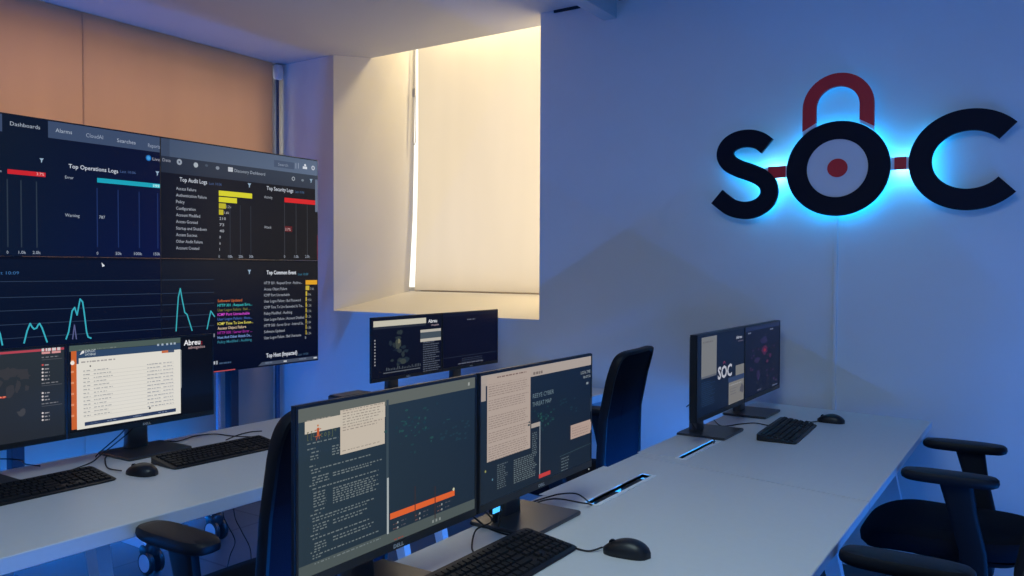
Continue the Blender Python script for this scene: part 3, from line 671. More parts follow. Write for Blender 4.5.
def v_tr(s):
    s.bg((10, 17, 38), (26, 28, 37), (16, 21, 36), (28, 28, 32))
    z = lambda x, y: s.at(x, y)[1]
    s.rectw(s.y0, s.at(169.5, 150)[0], z(161, 155.5), s.z1-.004, (58, 72, 98)); s.poly([(s.at(169.5, 150)[0], z(161, 155.5)), (s.y1, z(161, 155.5)), (s.y1, s.z1-.004), (s.at(169.5, 150)[0], s.z1-.004)], [(70, 86, 112), (96, 112, 138), (92, 108, 134), (66, 82, 110)])
    s.poly([(s.y0, z(161, 172)), (s.y1, z(161, 172)), (s.y1, z(161, 155.5)), (s.y0, z(161, 155.5))], [(34, 44, 64), (54, 62, 78), (58, 68, 84), (36, 46, 66)])
    s.text('Data', 162.5, 161.2, 170.5, 3.2, (160, 165, 180))
    s.disc(179.3, 162, 3, (150, 160, 175)); s.disc(179.3, 162, 1, (60, 70, 90)); s.disc(195.8, 165, 2.6, (170, 180, 190)); s.disc(206.5, 165.5, 1.8, (70, 82, 100), sq=.7); s.disc(217.5, 168, 2.2, (130, 140, 155), sq=.8); s.rect(228, 167, 232.8, 172, (190, 195, 205)); s.rect(228, 169, 232.8, 169.7, (60, 70, 90))
    s.text('Discovery Dashboard', 234.5, 172, 265, 3.2, (160, 170, 185))
    s.rect(274, 159.8, 294, 169.5, (72, 86, 112)); s.text('Search', 278, 165.5, 288, 2.8, (140, 152, 172))
    for x in (295.5, 298): s.rect(x, 163, x+.6, 168.5, (150, 160, 180))
    s.disc(305, 165.2, 1.3, (215, 220, 230)); s.rect(302.7, 166.3, 307, 169.3, (215, 220, 230)); s.disc(313, 168, 2.3, (190, 196, 210)); s.disc(313, 168, 1.2, (110, 122, 145))
    s.disc(293.3, 178.7, 2.1, (165, 172, 182)); s.disc(293.3, 178.7, 1.3, (56, 66, 82)); s.disc(302.5, 180.3, 1.7, (120, 130, 142), sq=.7); s.filt(311, 181, 2)
    s.text('Top Audit Logs', 179.5, 181.3, 207, 4.2, (205, 212, 225), .008); s.text('Last 10:06', 209, 184.5, 221.5, 2.6, (70, 95, 145)); s.filt(249.3, 185.5)
    L = [('Access Failure', 196), ('Authentication Failure', 206.5), ('Policy', 184.5), ('Configuration', 195.5), ('Account Modified', 200), ('Access Granted', 197.5), ('Startup and Shutdown', 206.5), ('Access Success', 197), ('Other Audit Failure', 202.5), ('Account Created', 199)]
    for k, (st, x1) in enumerate(L): s.text(st, 176, 189.7+k*6.62, x1, 3.1, (178, 185, 198))
    for k, x1 in enumerate((252, 236.8, 225.8, 223.2)): 
        y0 = 190.4+k*6.35; s.rectw(s.at(218.7, 200)[0], s.at(x1, 200)[0], z(218.7, y0+5.2), z(218.7, y0), (218, 212, 48) if k < 2 else (190, 180, 44))
    s.text('1.2k', 226.5, 208, 231, 2.6, (190, 190, 190)); s.text('1.6k', 224, 213.8, 229, 2.6, (190, 190, 190))
    for k, st in enumerate(('210', '73', '40', '8', '6', '1')): s.text(st, 219.3, 219.8+k*6.2, 220.6+1.7*len(st), 2.8, (185, 190, 200))
    for x in (229.8, 240, 250.6): s.rectw(s.at(x, 200)[0]-.0025, s.at(x, 200)[0]+.0025, z(218.7, 254), z(218.7, 203.5), (48, 53, 66))
    for st, x, x1 in (('0', 218.3, 220), ('10k', 228, 232.5), ('20k', 238.5, 243), ('30k', 249, 253.3), ('0', 283.8, 285.4), ('1.0k', 294, 298.5), ('2.0k', 305, 309.5)): s.text(st, x, 257.8, x1, 2.8, W_)
    s.text('Top Security Logs', 266.5, 189.8, 293, 3.8, (205, 212, 225), .008); s.text('Last 10:06', 295, 192.8, 304, 2.4, (75, 110, 150))
    s.text('Activity', 264, 198.2, 272.3, 2.8, (170, 175, 185)); s.text('Attack', 264, 228.3, 271.3, 2.8, (170, 175, 185))
    s.rectw(s.at(284.3, 200)[0], s.at(315, 200)[0], z(284.3, 202.2), z(284.3, 197.6), (215, 38, 44)); s.rect(284.5, 226, 292, 232, (92, 30, 38)); s.text('3.7%', 285, 230.5, 290.5, 2.6, (215, 180, 180))
    for x in (284.3, 295.8, 307): s.rectw(s.at(x, 200)[0]-.0025, s.at(x, 200)[0]+.0025, z(284, 254), z(284, 203), (60, 62, 70))
    s.rectw(s.at(315, 200)[0], s.y1, z(315, 212), z(315, 179.5), (104, 116, 140)); s.rectw(s.y1-.006, s.y1, s.z0, z(315, 235), (120, 40, 48))
def v_br(s):
    s.bg((20, 27, 42), (27, 28, 34), (4, 10, 34), (4, 10, 34))
    z = lambda x, y: s.at(x, y)[1]
    lines(s, s.y0, s.at(214, 300)[0]); s.rectw(s.y0, s.y1, s.z1-.010, s.z1, (14, 18, 30))
    T = (58, 170, 185)
    s.line([(176, 331), (177.2, 312), (178.3, 297), (180.2, 288.5), (182, 299), (184.7, 312.5), (187, 314.5), (189, 321), (192, 330.5)], .0075, T); s.line([(207, 329), (209, 319), (210.7, 311), (214.5, 316.5)], .0075, T)
    s.filt(249.3, 272)
    L = [('Software Updated', 242, (200, 105, 55)), ('HTTP 301 : Request Erro...', 252, (60, 190, 195)), ('User Logon Failure : Bad ...', 250, (120, 120, 60)), ('ICMP Port Unreachable', 249.5, (215, 80, 215)), ('User Logon Failure : Acco...', 252, (70, 105, 175)), ('ICMP Time To Live Excee...', 253, (225, 215, 95)), ('Access Object Failure', 246, (225, 200, 170)), ('HTTP 500 : Server Error ...', 252, (165, 50, 165)), ('Host And Other Attack De...', 251.5, (130, 165, 225)), ('Policy Modified : Auditing', 251.5, (55, 130, 150))]
    for k, (st, x1, c) in enumerate(L): s.text(st, 217.5, 302.2+k*4.60, x1, 2.7, c, .01)
    s.text('Top Common Event', 266.5, 274.3, 296, 3.8, (225, 230, 240), .02); s.text('Last 10:09', 298, 275.3, 308, 2.3, (60, 130, 160))
    L = [('HTTP 301 : Request Error - Redirec...', 302), ('Access Object Failure', 287), ('ICMP Port Unreachable', 289.5), ('User Logon Failure : Bad Password', 300.5), ('ICMP Time To Live Exceeded In Tra...', 303.5), ('Policy Modified : Auditing', 292), ('User Logon Failure : Account Disabled', 304), ('HTTP 500 : Server Error - Internal Se...', 304), ('Software Updated', 284.5), ('User Logon Failure : Bad Username', 301)]
    for k, (st, x1) in enumerate(L):
        s.text(st, 264, 284.4+k*6.1, x1, 2.8, (170, 176, 188)); e = (317, 309.2, 307, 306.6, 306.5, 306.4, 306.3, 306.2, 306.2, 306.2)[k]
        zz = z(305.5, 284.6+k*5.55); s.rectw(s.at(305.5, 290)[0], min(s.at(e, 290)[0], s.y1), zz, zz+.030, (228, 165, 40) if k == 0 else (200, 175, 60))
        if k: s.text(('', '7.6k', '1k', '9.5k', '1.2k', '2.1k', '1.2k', '2.6k', '1.8k', '1.2k')[k], e+.8, 284.4+k*5.55, e+4.8, 2.4, (150, 155, 160))
    s.text('0', 304.8, 338.8, 306.4, 2.6, W_)
    s.text('Top Host (Impacted)', 266, 357.6, 297, 4.0, (215, 220, 232), .02); s.text('Last 10:06', 298, 355.6, 308, 2.2, (60, 90, 120))
    zt = z(260, 362.4)
    a = s.at(258, 366)[0]; s.poly([(a, s.z0+.006), (s.y1, s.z0+.006), (s.y1, zt), (a+.03, zt)], (70, 80, 100))
    for x in (285, 315): s.rectw(s.at(x-1.6, 360)[0], s.at(x+1.6, 360)[0], s.z0+.012, zt-.006, (190, 196, 205))
    s.dashes(s.at(265, 360)[0], s.at(272, 360)[0], s.z0+.015, .010, (100, 112, 135), wl=(.01, .03)); s.dashes(s.at(299, 360)[0], s.at(306, 360)[0], s.z0+.015, .010, (100, 112, 135), wl=(.01, .03))
    s.rectw(s.at(212.3, 360)[0], s.at(215, 360)[0], z(212.3, 364.6), z(212.3, 361.6), (180, 185, 195)); s.rectw(s.at(215.8, 360)[0], s.at(217.5, 360)[0], z(215, 364.6), z(215, 361), (150, 155, 165)); s.dashes(s.at(219, 360)[0], s.at(231, 360)[0], z(219, 364.3), .010, (60, 82, 110), wl=(.01, .03))
    s.rect(211.7, 333.7, 214.6, 337, (130, 135, 145)); s.rectw(s.at(213, 360)[0], s.at(235, 360)[0], s.z0, s.z0+.006, (190, 80, 85))
names = {(0, 1): ('upper left video wall panel with red and teal log bars', v_tl), (1, 1): ('upper right video wall panel with yellow audit bars and red security bar', v_tr),
         (0, 0): ('lower left video wall panel with teal line graph, behind the desk monitors', v_bl), (1, 0): ('lower right video wall panel with coloured event list, beside the corner', v_br)}
for (i, j), (lab, fn) in names.items():
    t = thing('video_wall_panel', lab, 'display screen', (VX-.09, (YS[i]+YS[i+1])/2, ZS[j]), group='video wall panels')
    inv = Matrix.Translation((-(VX-.09), -(YS[i]+YS[i+1])/2, -ZS[j]))
    y0, y1, z0, z1 = YS[i]+.0006, YS[i+1]-.0006, ZS[j]+.0006, ZS[j+1]-.0006
    bm = bmesh.new(); sec = lambda x, g: [(x, y0+g, z0+g), (x, y1-g, z0+g), (x, y1-g, z1-g), (x, y0+g, z1-g)]
    loft(bm, [sec(VX, 0), sec(VX-.03, 0), sec(VX-.035, .04), sec(VX-.09, .08)]); bmesh.ops.transform(bm, matrix=inv, verts=bm.verts)
    obj('housing', bm, M_black, t)
    s = Screen(VX, y0+.003, y1-.003, z0+.003, z1-.003); fn(s); s.build(t, inv)
# wheeled stands that carry the panels
def wstand(yc, legs, label, tip=.96):
    t = thing('video_wall_stand', label, 'stand', (VX-.2, yc, 0), group='video wall stands')
    obj('post', bx(-.03, .03, .005, .067, .10, 2.0, bev=.004), M_steel, t)
    obj('cable_tube', bx(-.012, .012, -.078, -.055, .10, 1.9, bev=.004), mat('grey_tube', (.30, .30, .36), .5), t)
    for z in (.95, 1.65, 1.9): obj('bracket', bx(.03, .105, -.5, .5, z-.03, z+.03), M_steel, t)
    bm = bmesh.new(); box(bm, -.03, .03, legs[0]-.03, legs[1]+.03, .12, .17, bev=.004); obj('base_beam', bm, M_steel, t)
    for y in legs:
        bm = bmesh.new(); loft(bm, [[(x, y+a, z_+b_) for a, b_ in ((-.03, -.02), (.03, -.02), (.03, h_), (-.03, h_))] for x, z_, h_ in ((-.0, .15, .03), (.6*tip, .14, .03), (tip-.04, .135, .02), (tip, .13, .01))])
        lg = obj('leg', bm, M_wmetal, t)
        bm = bmesh.new(); loft(bm, [[(tip-.015+a, y+b_, z) for a, b_ in sup(20, r1, r2, 2.5)] for z, r1, r2 in ((.085, .045, .035), (.11, .05, .038), (.135, .045, .03), (.15, .02, .015))]); obj('caster_hood', bm, M_black, lg, True)
        for s in (-1, 1):
            bm = bmesh.new(); cyl(bm, (tip, y+s*.014+(-.022 if s < 0 else 0), .054), .054, .022, 1, 28, bev=.005); obj('caster_wheel', bm, M_black, lg, True)
            bm = bmesh.new(); cyl(bm, (tip, y+s*.0365-.0005 if s > 0 else y-.0380, .054), .040, .0025, 1, 28); obj('wheel_cap', bm, M_caster, lg, True)
wstand(2.01, (-.55, .15), 'dark steel wheeled stand behind the left half of the video wall', 1.0)
wstand(3.33, (-.72, .52), 'dark steel wheeled stand behind the right half of the video wall', .86)

# ------------------------------------------------------------------ keyboards and mice
def keyboard(loc, rz, label):
    """length along local y, user side +x"""
    t = thing('keyboard', label, 'keyboard', loc, rz, 'black keyboards')
    bm = bmesh.new(); loft(bm, [[(a*s, b_*s, (z+.010*(-a)/.075*(1 if z > .004 else 0))) for a, b_ in sup(48, .076, .222, 16)] for z, s in ((0, .985), (.003, 1), (.012, 1), (.0145, .985))])
    obj('keyboard_base', bm, M_keybase, t, True)
    bm = bmesh.new(); u = .0185
    for r in range(6):
        xs = -.060+r*.0205+(.004 if r else 0)
        zz = .0145-.010*xs/.075-.0006
        cols = []
        y = -.208
        if r == 5: ws = [1.3, 1.2, 1.3, 6.0, 1.3, 1.2, 1.2, 1.5]
        elif r == 0: ws = [1]*13+[1.2, .8]
        else: ws = [[1]*13+[2], [1.5]+[1]*12+[1.5], [1.8]+[1]*11+[2.2], [2.3]+[1]*10+[2.7]][r-1]
        tot = sum(ws)
        for w_ in ws: L_ = w_*15*u/tot; cols.append((y, y+L_-.0022)); y += L_
        for k in range(3): 
            if r != 4 or k == 1: cols.append((.0745+k*u, .0745+k*u+u-.0022))
        for k in range(4): cols.append((.1345+k*u, .1345+k*u+u-.0022))
        for a, c in cols:
            q = .0015
            loft(bm, [[(xs, a, zz), (xs+.0165, a, zz-.0022), (xs+.0165, c, zz-.0022), (xs, c, zz)], [(xs+q, a+q, zz+.006), (xs+.0165-q, a+q, zz+.0042), (xs+.0165-q, c-q, zz+.0042), (xs+q, c-q, zz+.006)]])
    obj('keys', bm, M_key, t)
    return t
kb = keyboard((-.985, 1.445, DZ+.0005), math.radians(0), 'black keyboard in front of the centre monitors, at the lower edge of the photo')
dup(kb, (-.868, 3.33, DZ+.0005), math.radians(3), 'black keyboard on the far central desk, before the monitor showing SOC')
dup(kb, (-2.46, 1.185, DZ+.0005), math.radians(0), 'black keyboard at the left photo edge, under the grey map monitor')
dup(kb, (-2.415, 1.80, DZ+.0005), math.radians(-2), 'black keyboard on the left desk, right of the mouse and near the chair')

def mouse(loc, rz, label):
    t = thing('computer_mouse', label, 'mouse', loc, rz, 'black mice')
    bm = bmesh.new(); rings = []
    N = 14
    for i in range(N+1):
        u = i/N; x = -.057+.114*u
        w_ = .031*(max(0, 1-abs(2*u-1)**3.2))**.5*(.94+.1*u)+.0008; h_ = .038*(max(0.0, math.sin(PI*(u*.92+.04))))**.6*(.78+.3*u)+.001
        rings.append([(x, w_*math.copysign(abs(math.cos(a))**.8, math.cos(a)), max(0, h_*(max(0, math.sin(a)))**.75)) for a in [PI*k/12 for k in range(13)]])
    loft(bm, rings)
    obj('shell', bm, M_black, t, True)
    bm = bmesh.new(); cyl(bm, (-.034, -.003, .0225), .008, .006, 1, 18); obj('scroll_wheel', bm, M_cplast, t, True)
    return t
ms = mouse((-.800, 1.690, DZ+.0005), math.radians(8), 'black mouse on the near central desk, right of the near keyboard')
dup(ms, (-.775, 3.665, DZ+.0005), math.radians(0), 'black mouse on the far central desk, by the sign wall')
dup(ms, (-2.39, 1.487, DZ+.0005), math.radians(10), 'black mouse between two keyboards on the left desk')

def cable(pts, label, r=.0022, group=None):
    bm = bmesh.new(); tube(bm, pts, r, 6)
    o = obj('cable', bm, M_cable, None, True); return tag(o, label, 'cable', group)
def D(x, y, z=DZ+.003): return on(2, x, y, z)
cable([(-.858, 1.682, DZ+.008), D(590, 551), D(578, 549), D(560, 543), D(548, 538)], 'thin black mouse cable leading from the near mouse to the keyboard')
cable([D(532, 502), D(548, 497, DZ+.012), D(560, 494, DZ+.02), D(575, 493.5, DZ+.03), D(584, 498, DZ+.02), (-1.058, 2.03, DZ-.02)], 'black cable arching from the centre monitor stand into the outlet slot')
cable([D(525, 507), D(545, 500, DZ+.01), D(560, 499, DZ+.012), D(580, 502.5, DZ+.014), D(589, 504, DZ+.008), (-1.060, 2.045, DZ-.02)], 'lower black cable running flat from the centre stand to the outlet slot')
cable([(-1.10, 1.50, .86), D(492, 520, .79), D(476, 530, .76), D(472, 548), D(478, 556), D(486, 560)], 'black cable looping down from between the centre monitors to the keyboard')
cable([(-1.13, 1.50, .84), D(481, 523, .76), D(488, 528), D(505, 534), D(523, 537)], 'black cable lying behind the near keyboard beside the stand')
cable([(-1.10, 1.62, .84), D(500, 520, .78), D(499, 528), D(510, 533), D(520, 536)], 'short black cable hanging left of the centre stand neck')
cable([(-1.13, 2.90, .88), D(691, 405, .86), D(691, 420, .80), D(697, 430, .755), D(706, 427)], 'black cable curving down behind the monitor showing SOC letters')
cable([D(714, 420), D(722, 426), D(740, 424), D(755, 423), D(772, 426), D(786, 425)], 'black cable from the far central monitors to the far keyboard')
cable([D(714, 434), D(714, 443), (-1.058, 2.94, DZ-.01)], 'short black cable dropping into the far outlet slot')
cable([(-.805, 3.665, DZ+.008), D(812, 422), D(806, 421)], 'short black cable at the far mouse by the sign wall')
cable([(-2.455, 1.458, DZ+.008), D(108, 468), D(105, 460), D(106, 457), D(110, 453)], 'black mouse cable curling up beside the left desk monitor stand')
cable([(-2.69, 1.62, .86), (-2.70, 1.61, .82), D(99, 453, .77), D(96, 457)], 'black cable hanging from the white exploit table monitor')
cable([(-2.69, 1.65, .86), (-2.70, 1.64, .82), D(102, 454, .77), D(90, 463), D(60, 474)], 'black cable running from monitor stand toward the left keyboard')
cable([(-2.55, 2.05, DZ+.004), D(232, 436), D(215, 434), D(195, 436), D(178, 441), D(165, 441), D(150, 444)], 'black cable curved over the left desk behind its right keyboard')
cable([D(262, 431), D(250, 432), D(238, 435), D(226, 440)], 'short black cable at the top of the right keyboard on the left desk')
cable([(-2.70, .95, .85), D(10, 459, .77), D(25, 464, .76), D(40, 466)], 'black cable under the leftmost monitor at the photo edge')
def V_(x, y, X=-2.3): return on(0, x, y, X)
cable([(-2.3, V_(222, 500).y, .70), V_(223, 512), V_(227, 524), V_(235, 541), V_(230, 556), V_(225, 578)], 'left thin cable hanging below the left desk to the floor', .0018)
cable([(-2.35, V_(233, 500, -2.35).y, .70), V_(234, 512, -2.35), V_(241, 530, -2.35), V_(250, 548, -2.35), V_(251, 566, -2.35)], 'right thin cable hanging below the left desk beside the chair', .0018)

t = thing('usb_hub', 'tiny black hub with a glowing cyan light behind the centre monitor stand', 'hub', (-1.168, 1.690, DZ))
bm = bmesh.new(); box(bm, -.006, .006, -.022, .022, .034, .052, bev=.003); obj('hub_body', bm, M_black, t)
obj('hub_stem', bx(-.004, .004, -.006, .006, 0, .035), M_black, t)
M_cy = mat('cyan_led', (.1, .6, .9), .4, emit=(.06, .42, .95), es=1.6)
obj('led_light', bx(.006, .008, -.019, .019, .037, .049), M_cy, t)
t = thing('desktop_computer', 'low dark box just left of the far monitor pair, on the left row', 'computer', (-2.60, 2.665, DZ))
obj('case', bx(-.09, .0, -.095, .095, .005, .084, bev=.004), M_black, t)
obj('case_lid', bx(-.086, -.004, -.091, .091, .0845, .088, bev=.001, seg=1), M_steel, t)
for a in (-.08, -.01):
    for c in (-.08, .08):
        bm = bmesh.new(); cyl(bm, (a, c, 0), .008, .0048, 2, 12); obj('rubber_foot', bm, M_cplast, t)

# ------------------------------------------------------------------ chairs
def chair(loc, rz, label, name='office_chair'):
    """faces local -x; backrest at +x"""
    t = thing(name, label, 'chair', loc, rz, 'black swivel office chairs')
    SZ = .505
    bm = bmesh.new(); rings = []
    for z, s in ((SZ-.075, .80), (SZ-.068, .93), (SZ-.045, .99), (SZ-.02, 1.0), (SZ-.006, .97), (SZ, .88), (SZ+.002, .6)):
        rings.append([(a*s*1.06-.045, b_*s*(1+.08*(-a/.25)), z-.03*max(0, (-a*s-.10)/.15)**2+.012*max(0, a*s/.25)) for a, b_ in sup(48, .262, .25, 3.6)])
    loft(bm, rings); obj('seat', bm, M_fab, t, True)
    bm = bmesh.new(); rings = []
    for z, s in ((SZ-.105, .5), (SZ-.095, .75), (SZ-.072, .88)): rings.append([(a*s-.01, b_*s, z) for a, b_ in sup(32, .24, .22, 4)])
    loft(bm, rings); box(bm, -.10, .10, -.07, .07, SZ-.16, SZ-.10, bev=.012)
    obj('seat_pan', bm, M_cplast, t, True)
    # backrest: curved panel and its frame
    def spine(v):   # v 0 bottom .. 1 top -> x, z
        z = .505+.555*v
        x = .200+.078*v+.014*math.cos(v*PI*1.7+.2)
        return x, z
    def hw(v): return .222+.005*math.cos(v*2*PI*.9)-.008*v
    def outline(s_, n=56):
        out = []
        for i in range(n):
            a = 2*PI*i/n; c, s = math.cos(a), math.sin(a); e = 7.5
            yy = math.copysign(abs(c)**(2/e), c); vv = .5+.5*math.copysign(abs(s)**(2/e), s)
            vv2 = .5+(vv-.5)*s_; x, z = spine(vv2); out.append((x-.022*(yy*s_)**2, yy*hw(vv2)*s_, z))
        return out
    bm = bmesh.new()
    def off(r, d): return [(x+d, y, z) for x, y, z in r]
    o1 = outline(1.0); o2 = outline(.93); o3 = outline(.6); o4 = outline(.25)
    A = [off(o1, 0), off(o1, .022), off(outline(.985), .030), off(outline(.94), .028), off(o2, .020), off(o3, .014), off(o4, .012)]
    Bk = [off(outline(.985), -.008), off(outline(.94), -.012), off(o2, -.008), off(o3, -.004), off(o4, -.002)]
    loft(bm, Bk[::-1]+A)
    bm.faces.ensure_lookup_table()
    for q, f in enumerate(bm.faces): f.material_index = 1 if (q//56 in (0, 1, 9, 10) or q >= 616) else 0
    obj('backrest', bm, [M_cplast, M_mesh], t, True)
    bm = bmesh.new(); tube(bm, [(.05, 0, SZ-.12), (.16, 0, SZ-.11), (.235, 0, SZ-.05), (.246, 0, SZ+.03), (.246, 0, SZ+.07)], .022, 10, flat=.6); obj('back_support', bm, M_cplast, t, True)
    for s in (-1, 1):
        bm = bmesh.new()
        loft(bm, [[(x+a, s*y_+b_, z) for a, b_ in sup(16, w_, .016, 5)] for x, y_, z, w_ in ((.055, .265, SZ-.11, .040), (.050, .275, SZ-.02, .040), (.02, .282, SZ+.105, .042), (.0, .285, SZ+.199, .050))])
        box(bm, .01, .09, s*.24-.04, s*.24+.04, SZ-.12, SZ-.095, bev=.005)
        ar = obj('armrest', bm, M_cplast, t, True)
        bm = bmesh.new()
        loft(bm, [[(a*q-.02, s*.285+b_*q, SZ+.199+z+.0*a) for a, b_ in sup(40, .143, .047, 3.4)] for z, q in ((0, .90), (.006, .98), (.014, 1), (.024, .99), (.031, .93), (.034, .7))])
        obj('arm_pad', bm, M_cplast, ar, True)
    bm = bmesh.new(); cyl(bm, (0, 0, .10), .032, .12, 2, 20); cyl(bm, (0, 0, .2), .018, .15, 2, 20); obj('gas_lift', bm, M_cplast, t, True)
    for k in range(5):
        a = 2*PI*k/5+.3; d = Vector((math.cos(a), math.sin(a), 0)); n_ = Vector((-d.y, d.x, 0))
        bm = bmesh.new()
        loft(bm, [[d*r+n_*q*w_+Vector((0, 0, z+u_*h_)) for q, u_ in ((-1, -1), (1, -1), (.8, 1), (-.8, 1))] for r, z, w_, h_ in ((.02, .125, .028, .025), (.16, .11, .022, .016), (.30, .085, .016, .010))])
        lg = obj('leg', bm, M_cplast, t)
        bm = bmesh.new()
        for q in (-1, 1): 
            c = d*.295+n_*(q*.018)
            rings = [[c+n_*(w_)+Vector((0, 0, .029))+(d*math.cos(2*PI*i/20)+Vector((0, 0, 1))*math.sin(2*PI*i/20))*rr for i in range(20)] for w_, rr in ((-.010, .024), (-.006, .029), (.006, .029), (.010, .024))]
            loft(bm, rings)
        obj('caster', bm, M_cplast, lg, True)
    return t
c0 = chair((-1.79, 1.505, 0), math.radians(0), 'black office chair in left foreground, backrest partly hidden behind the near monitor')
dup(c0, (-1.750, 3.160, 0), math.radians(5), 'black office chair seen from behind, between the centre and right monitors')
dup(c0, (-.242, 3.27, 0), math.radians(0), 'black office chair at right photo edge with seat and both armrests visible')
dup(c0, (-.245, 1.755, 0), math.radians(0), 'black office chair at lower right corner, only one armrest visible')

# ------------------------------------------------------------------ SOC sign
sg = thing('wall_sign', 'dark backlit SOC letters with red padlock shackle glowing blue on the wall', 'sign', (-.834, WY, 1.873))
SX, SZ_ = -.834, 1.873
def WP(x, y):  # crop pixel (3.066 x, origin 690,60) to sign-local x,z
    p = on(1, 690+x/3.066, 60+y/3.066, WY-.06); return Vector((p.x-SX, 0, p.z-SZ_))
YF, YB = -.062, -.044
def extr(name, outline, m, parent=sg, yf=YF, yb=YB, holes=None):
    """outline ring [(x,z)] with optional hole ring of equal length"""
    bm = bmesh.new()
    if holes is None: loft(bm, [[(x, yb, z) for x, z in outline], [(x, yf, z) for x, z in outline]])
    else:
        a = [bm.verts.new((x, yf, z)) for x, z in outline]; b_ = [bm.verts.new((x, yf, z)) for x, z in holes]
        c = [bm.verts.new((x, yb, z)) for x, z in outline]; d = [bm.verts.new((x, yb, z)) for x, z in holes]
        n = len(a)
        for i in range(n):
            j = (i+1) % n
            for q in ((a[i], a[j], b_[j], b_[i]), (c[i], c[j], d[j], d[i]), (a[i], a[j], c[j], c[i]), (b_[i], b_[j], d[j], d[i])): bm.faces.new(q)
    return obj(name, bm, m, parent)
def stroke(bm, path, w, yf, yb):
    P = [Vector((p.x, p.z)) for p in path]; rings = []
    for i, p in enumerate(P):
        t_ = (P[min(i+1, len(P)-1)]-P[max(i-1, 0)]).normalized(); n_ = Vector((-t_.y, t_.x)); w2 = w/2
        rings.append([(p.x+n_.x*w2, yf, p.y+n_.y*w2), (p.x-n_.x*w2, yf, p.y-n_.y*w2), (p.x-n_.x*w2, yb, p.y-n_.y*w2), (p.x+n_.x*w2, yb, p.y+n_.y*w2)])
    loft(bm, rings)
circ = lambda cx, cz, rx, rz, n=64: [(cx+rx*math.cos(2*PI*k/n), cz+rz*math.sin(2*PI*k/n)) for k in range(n)]
# S
sp = [WP(*p) for p in ((236, 264), (212, 247), (180, 240), (144, 246), (117, 264), (107, 291), (120, 316), (150, 333), (185, 345), (216, 359), (238, 381), (242, 410), (228, 437), (200, 455), (165, 461), (128, 453), (100, 434), (82, 419))]
bm = bmesh.new(); stroke(bm, cat_rom(sp, 5), .086, YF, YB); obj('letter_s', bm, M_sign, sg)
# O
extr('letter_o', circ(0, -.003, .2295, .2205), M_sign, holes=circ(0, -.001, .136, .135))
extr('lock_plate', circ(0, -.001, .1365, .1355), M_signwhite, yf=YF+.006)
extr('keyhole_dot', circ(.002, 0, .045, .043, 40), M_signred, yf=YF+.002, yb=YF+.0055)
# C
pc = on(1, 690+858/3.066, 60+305/3.066, WY); cx_, cz_ = -.846+.846, 0
cl = WP(673, 305); ct = WP(855, 149); cb = WP(855, 460)
ccx = (WP(855, 305)).x; rX = ccx-cl.x; rZ = (ct.z-cb.z)/2; ccz = (ct.z+cb.z)/2
wC = .092; path = []
for k in range(61):
    a = math.radians(41)+math.radians(278)*k/60
    path.append(Vector((ccx+(rX-wC/2)*math.cos(a)*1.02, 0, ccz+(rZ-wC/2)*math.sin(a))))
bm = bmesh.new(); stroke(bm, path, wC, YF, YB); obj('letter_c', bm, M_sign, sg)
# shackle: arch ending on a white outlined curve above the O
ro, ri = .158, .096
zc_ = WP(456, 142).z
def cut(x, R=.248): return -.003+math.sqrt(max(0, R*R-x*x))*.224/.233
oo = [(ro, cut(ro))]+[(ro*math.cos(PI*k/24), zc_+ro*math.sin(PI*k/24)*.98) for k in range(25)]+[(-ro, cut(ro))]
ii = [(ri, cut(ri))]+[(ri*math.cos(PI*k/24), zc_+ri*math.sin(PI*k/24)*.98) for k in range(25)]+[(-ri, cut(ri))]
bm = bmesh.new(); loft(bm, [[(a[0], YF, a[1]), (b_[0], YF, b_[1]), (b_[0], YB, b_[1]), (a[0], YB, a[1])] for a, b_ in zip(oo, ii)]); obj('shackle', bm, M_signred, sg)
for s in (-1, 1):
    q = [(s*(ri+(ro-ri)*k/6)) for k in range(7)]
    bm = bmesh.new(); loft(bm, [[(x, YF+.002, cut(abs(x), .248)), (x, YF+.002, cut(abs(x), .2325)), (x, YB, cut(abs(x), .2325)), (x, YB, cut(abs(x), .248))] for x in q]); obj('white_outline', bm, M_signwhite, sg)
for (xa, xb), zo in zip(((WP(243, 0).x, WP(297, 0).x), (WP(631, 0).x, WP(668, 0).x)), (-.002, .004)):
    obj('link_bar', bx(xa, xb, YF+.003, YB, -.028+zo, .028+zo), M_signred, sg)
    for x0, x1 in ((xa-.014, xa), (xb, xb+.012)): obj('white_outline', bx(x0, x1, YF+.004, YB, -.028+zo, .028+zo), M_signwhite, sg)
# LED strips fixed behind the letters
M_led = mat('sign_led', (.02, .3, .6), .5, emit=(.002, .36, 1.0), es=38)
M_led2 = mat('sign_led_white', (.3, .6, .8), .5, emit=(.10, .60, 1.0), es=85)
bm = bmesh.new(); stroke(bm, [Vector((.195*math.cos(2*PI*k/48), 0, -.003+.188*math.sin(2*PI*k/48))) for k in range(49)], .012, YB+.004, YB+.010); obj('led_strip', bm, M_led, sg)
bm = bmesh.new(); stroke(bm, [WP(205, 357), WP(240, 350), WP(290, 345)], .012, YB+.004, YB+.010); stroke(bm, [WP(620, 325), WP(690, 322)], .012, YB+.004, YB+.010); obj('led_strip', bm, M_led2, sg)
bm = bmesh.new(); stroke(bm, [Vector((.127*math.cos(PI*k/12), 0, zc_-.02+.127*math.sin(PI*k/12))) for k in range(13)], .010, YB+.004, YB+.010); obj('led_strip', bm, mat('sign_led_dim', (.02, .3, .6), .5, emit=(.004, .36, 1.0), es=5), sg)
bm = bmesh.new(); stroke(bm, cat_rom(sp, 5)[30:66], .012, YB+.004, YB+.010); obj('led_strip', bm, M_led, sg)
bm = bmesh.new(); stroke(bm, path[20:41], .012, YB+.004, YB+.010); obj('led_strip', bm, M_led, sg)
bm = bmesh.new()
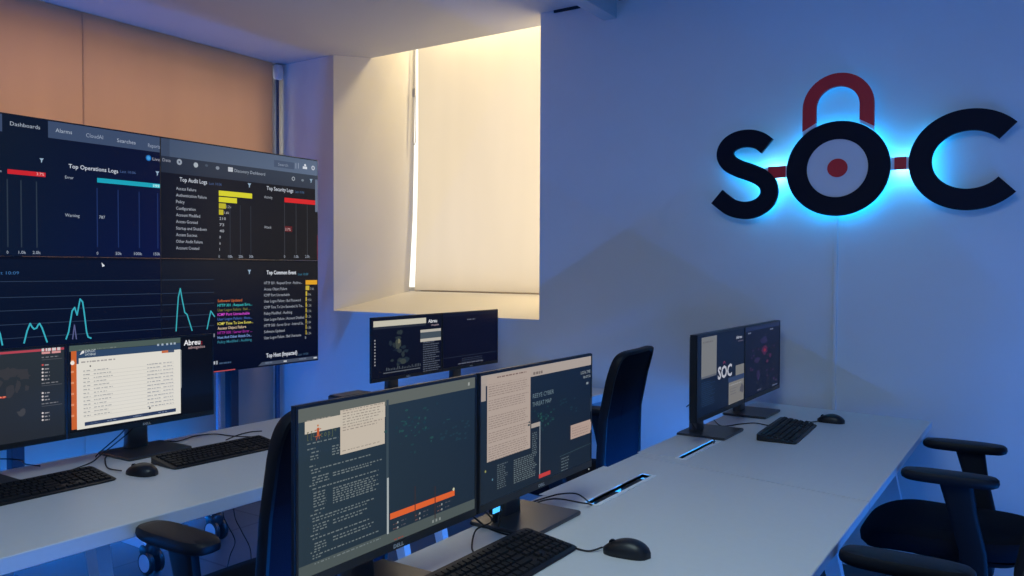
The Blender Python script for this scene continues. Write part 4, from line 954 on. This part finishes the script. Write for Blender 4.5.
for x, z in ((-.5, .12), (-.5, -.12), (-.19, 0), (.19, 0), (0, .19), (0, -.19), (.36, .1), (.36, -.1)): cyl(bm, (x, YB, z), .005, -YB, 1, 10); obj('standoff', bm, M_wmetal, sg); bm = bmesh.new()
bm.free()
t = tag(obj('cable_channel', bx(-.853, -.837, WY-.014, WY, .72, 1.66, bev=.002), M_wall), 'thin white vertical cable channel on wall below the lit sign', 'cable channel')

# ------------------------------------------------------------------ light
def area(name, loc, rot, sx, sy, power, col):
    l = bpy.data.lights.new(name, 'AREA'); l.shape = 'RECTANGLE'; l.size = sx; l.size_y = sy; l.energy = power; l.color = col
    o = bpy.data.objects.new(name, l); C.objects.link(o); o.location = loc; o.rotation_euler = rot; return o
wd = bpy.data.worlds.new('daylight'); sc.world = wd; wd.use_nodes = True
wd.node_tree.nodes['Background'].inputs[0].default_value = (1, .97, .88, 1); wd.node_tree.nodes['Background'].inputs[1].default_value = 1.5
# daylight outside the windows, plus warm fill added inside the niche
area('daylight_niche', (-3.0, 4.95, 2.1), (math.radians(-90), 0, 0), 1.9, 2.0, 11.5, (1, .78, .63))
area('niche_top_fill', (-2.90, 4.42, 3.20), (math.radians(-4), 0, 0), 1.4, .08, 17, (1, .84, .52))  # unseen warm light added above the blind to brighten the niche
area('niche_side_fill', (-2.42, 4.38, 2.1), (0, math.radians(90), 0), 1.5, .12, 4.6, (1, .84, .60))  # unseen strip added behind the right reveal to warm the left one
area('daylight_left', (-5.5, 1.7, 1.95), (0, math.radians(-90), 0), 2.2, 4.8, 62, (1, .93, .80))
# blue LED strips along the foot of both side walls
BL = (.001, .20, 1.0)
area('led_foot_left', (-4.62, 1.4, .06), (0, math.radians(-150), 0), .03, 3.8, 42, BL)
area('led_foot_right', (.92, 1.6, .08), (0, math.radians(150), 0), .03, 4.4, 47, BL)
area('led_desk_left', (-2.9, 2.0, .5), (0, math.radians(90), 0), .03, 3.0, 18, BL)
area('led_desk_centre', (-1.03, 2.5, .675), (0, math.radians(150), 0), .012, 2.0, 5, (.01, .32, 1.0))
area('led_desk_back', (-1.28, 2.5, .55), (0, math.radians(60), 0), .03, 2.8, 12, BL)
# unseen overhead fill lights, added to brighten the room and desktops
area('overhead_fill', (-1.0, -1.3, 2.86), (0, 0, 0), 3.5, 1.6, 13, (.50, .76, 1.0))
area('desk_fill', (-.6, .9, 2.86), (0, 0, 0), 1.2, 1.2, 21, (.78, 1.0, .98))
vs = sc.view_settings; sc.display_settings.display_device = 'sRGB'
vs.view_transform = 'Standard'; vs.look = 'None'; vs.gamma = 1; vs.exposure = 0; vs.use_curve_mapping = False
sc.cycles.use_denoising = True
sc.cycles.max_bounces = 8; sc.cycles.sample_clamp_indirect = 4
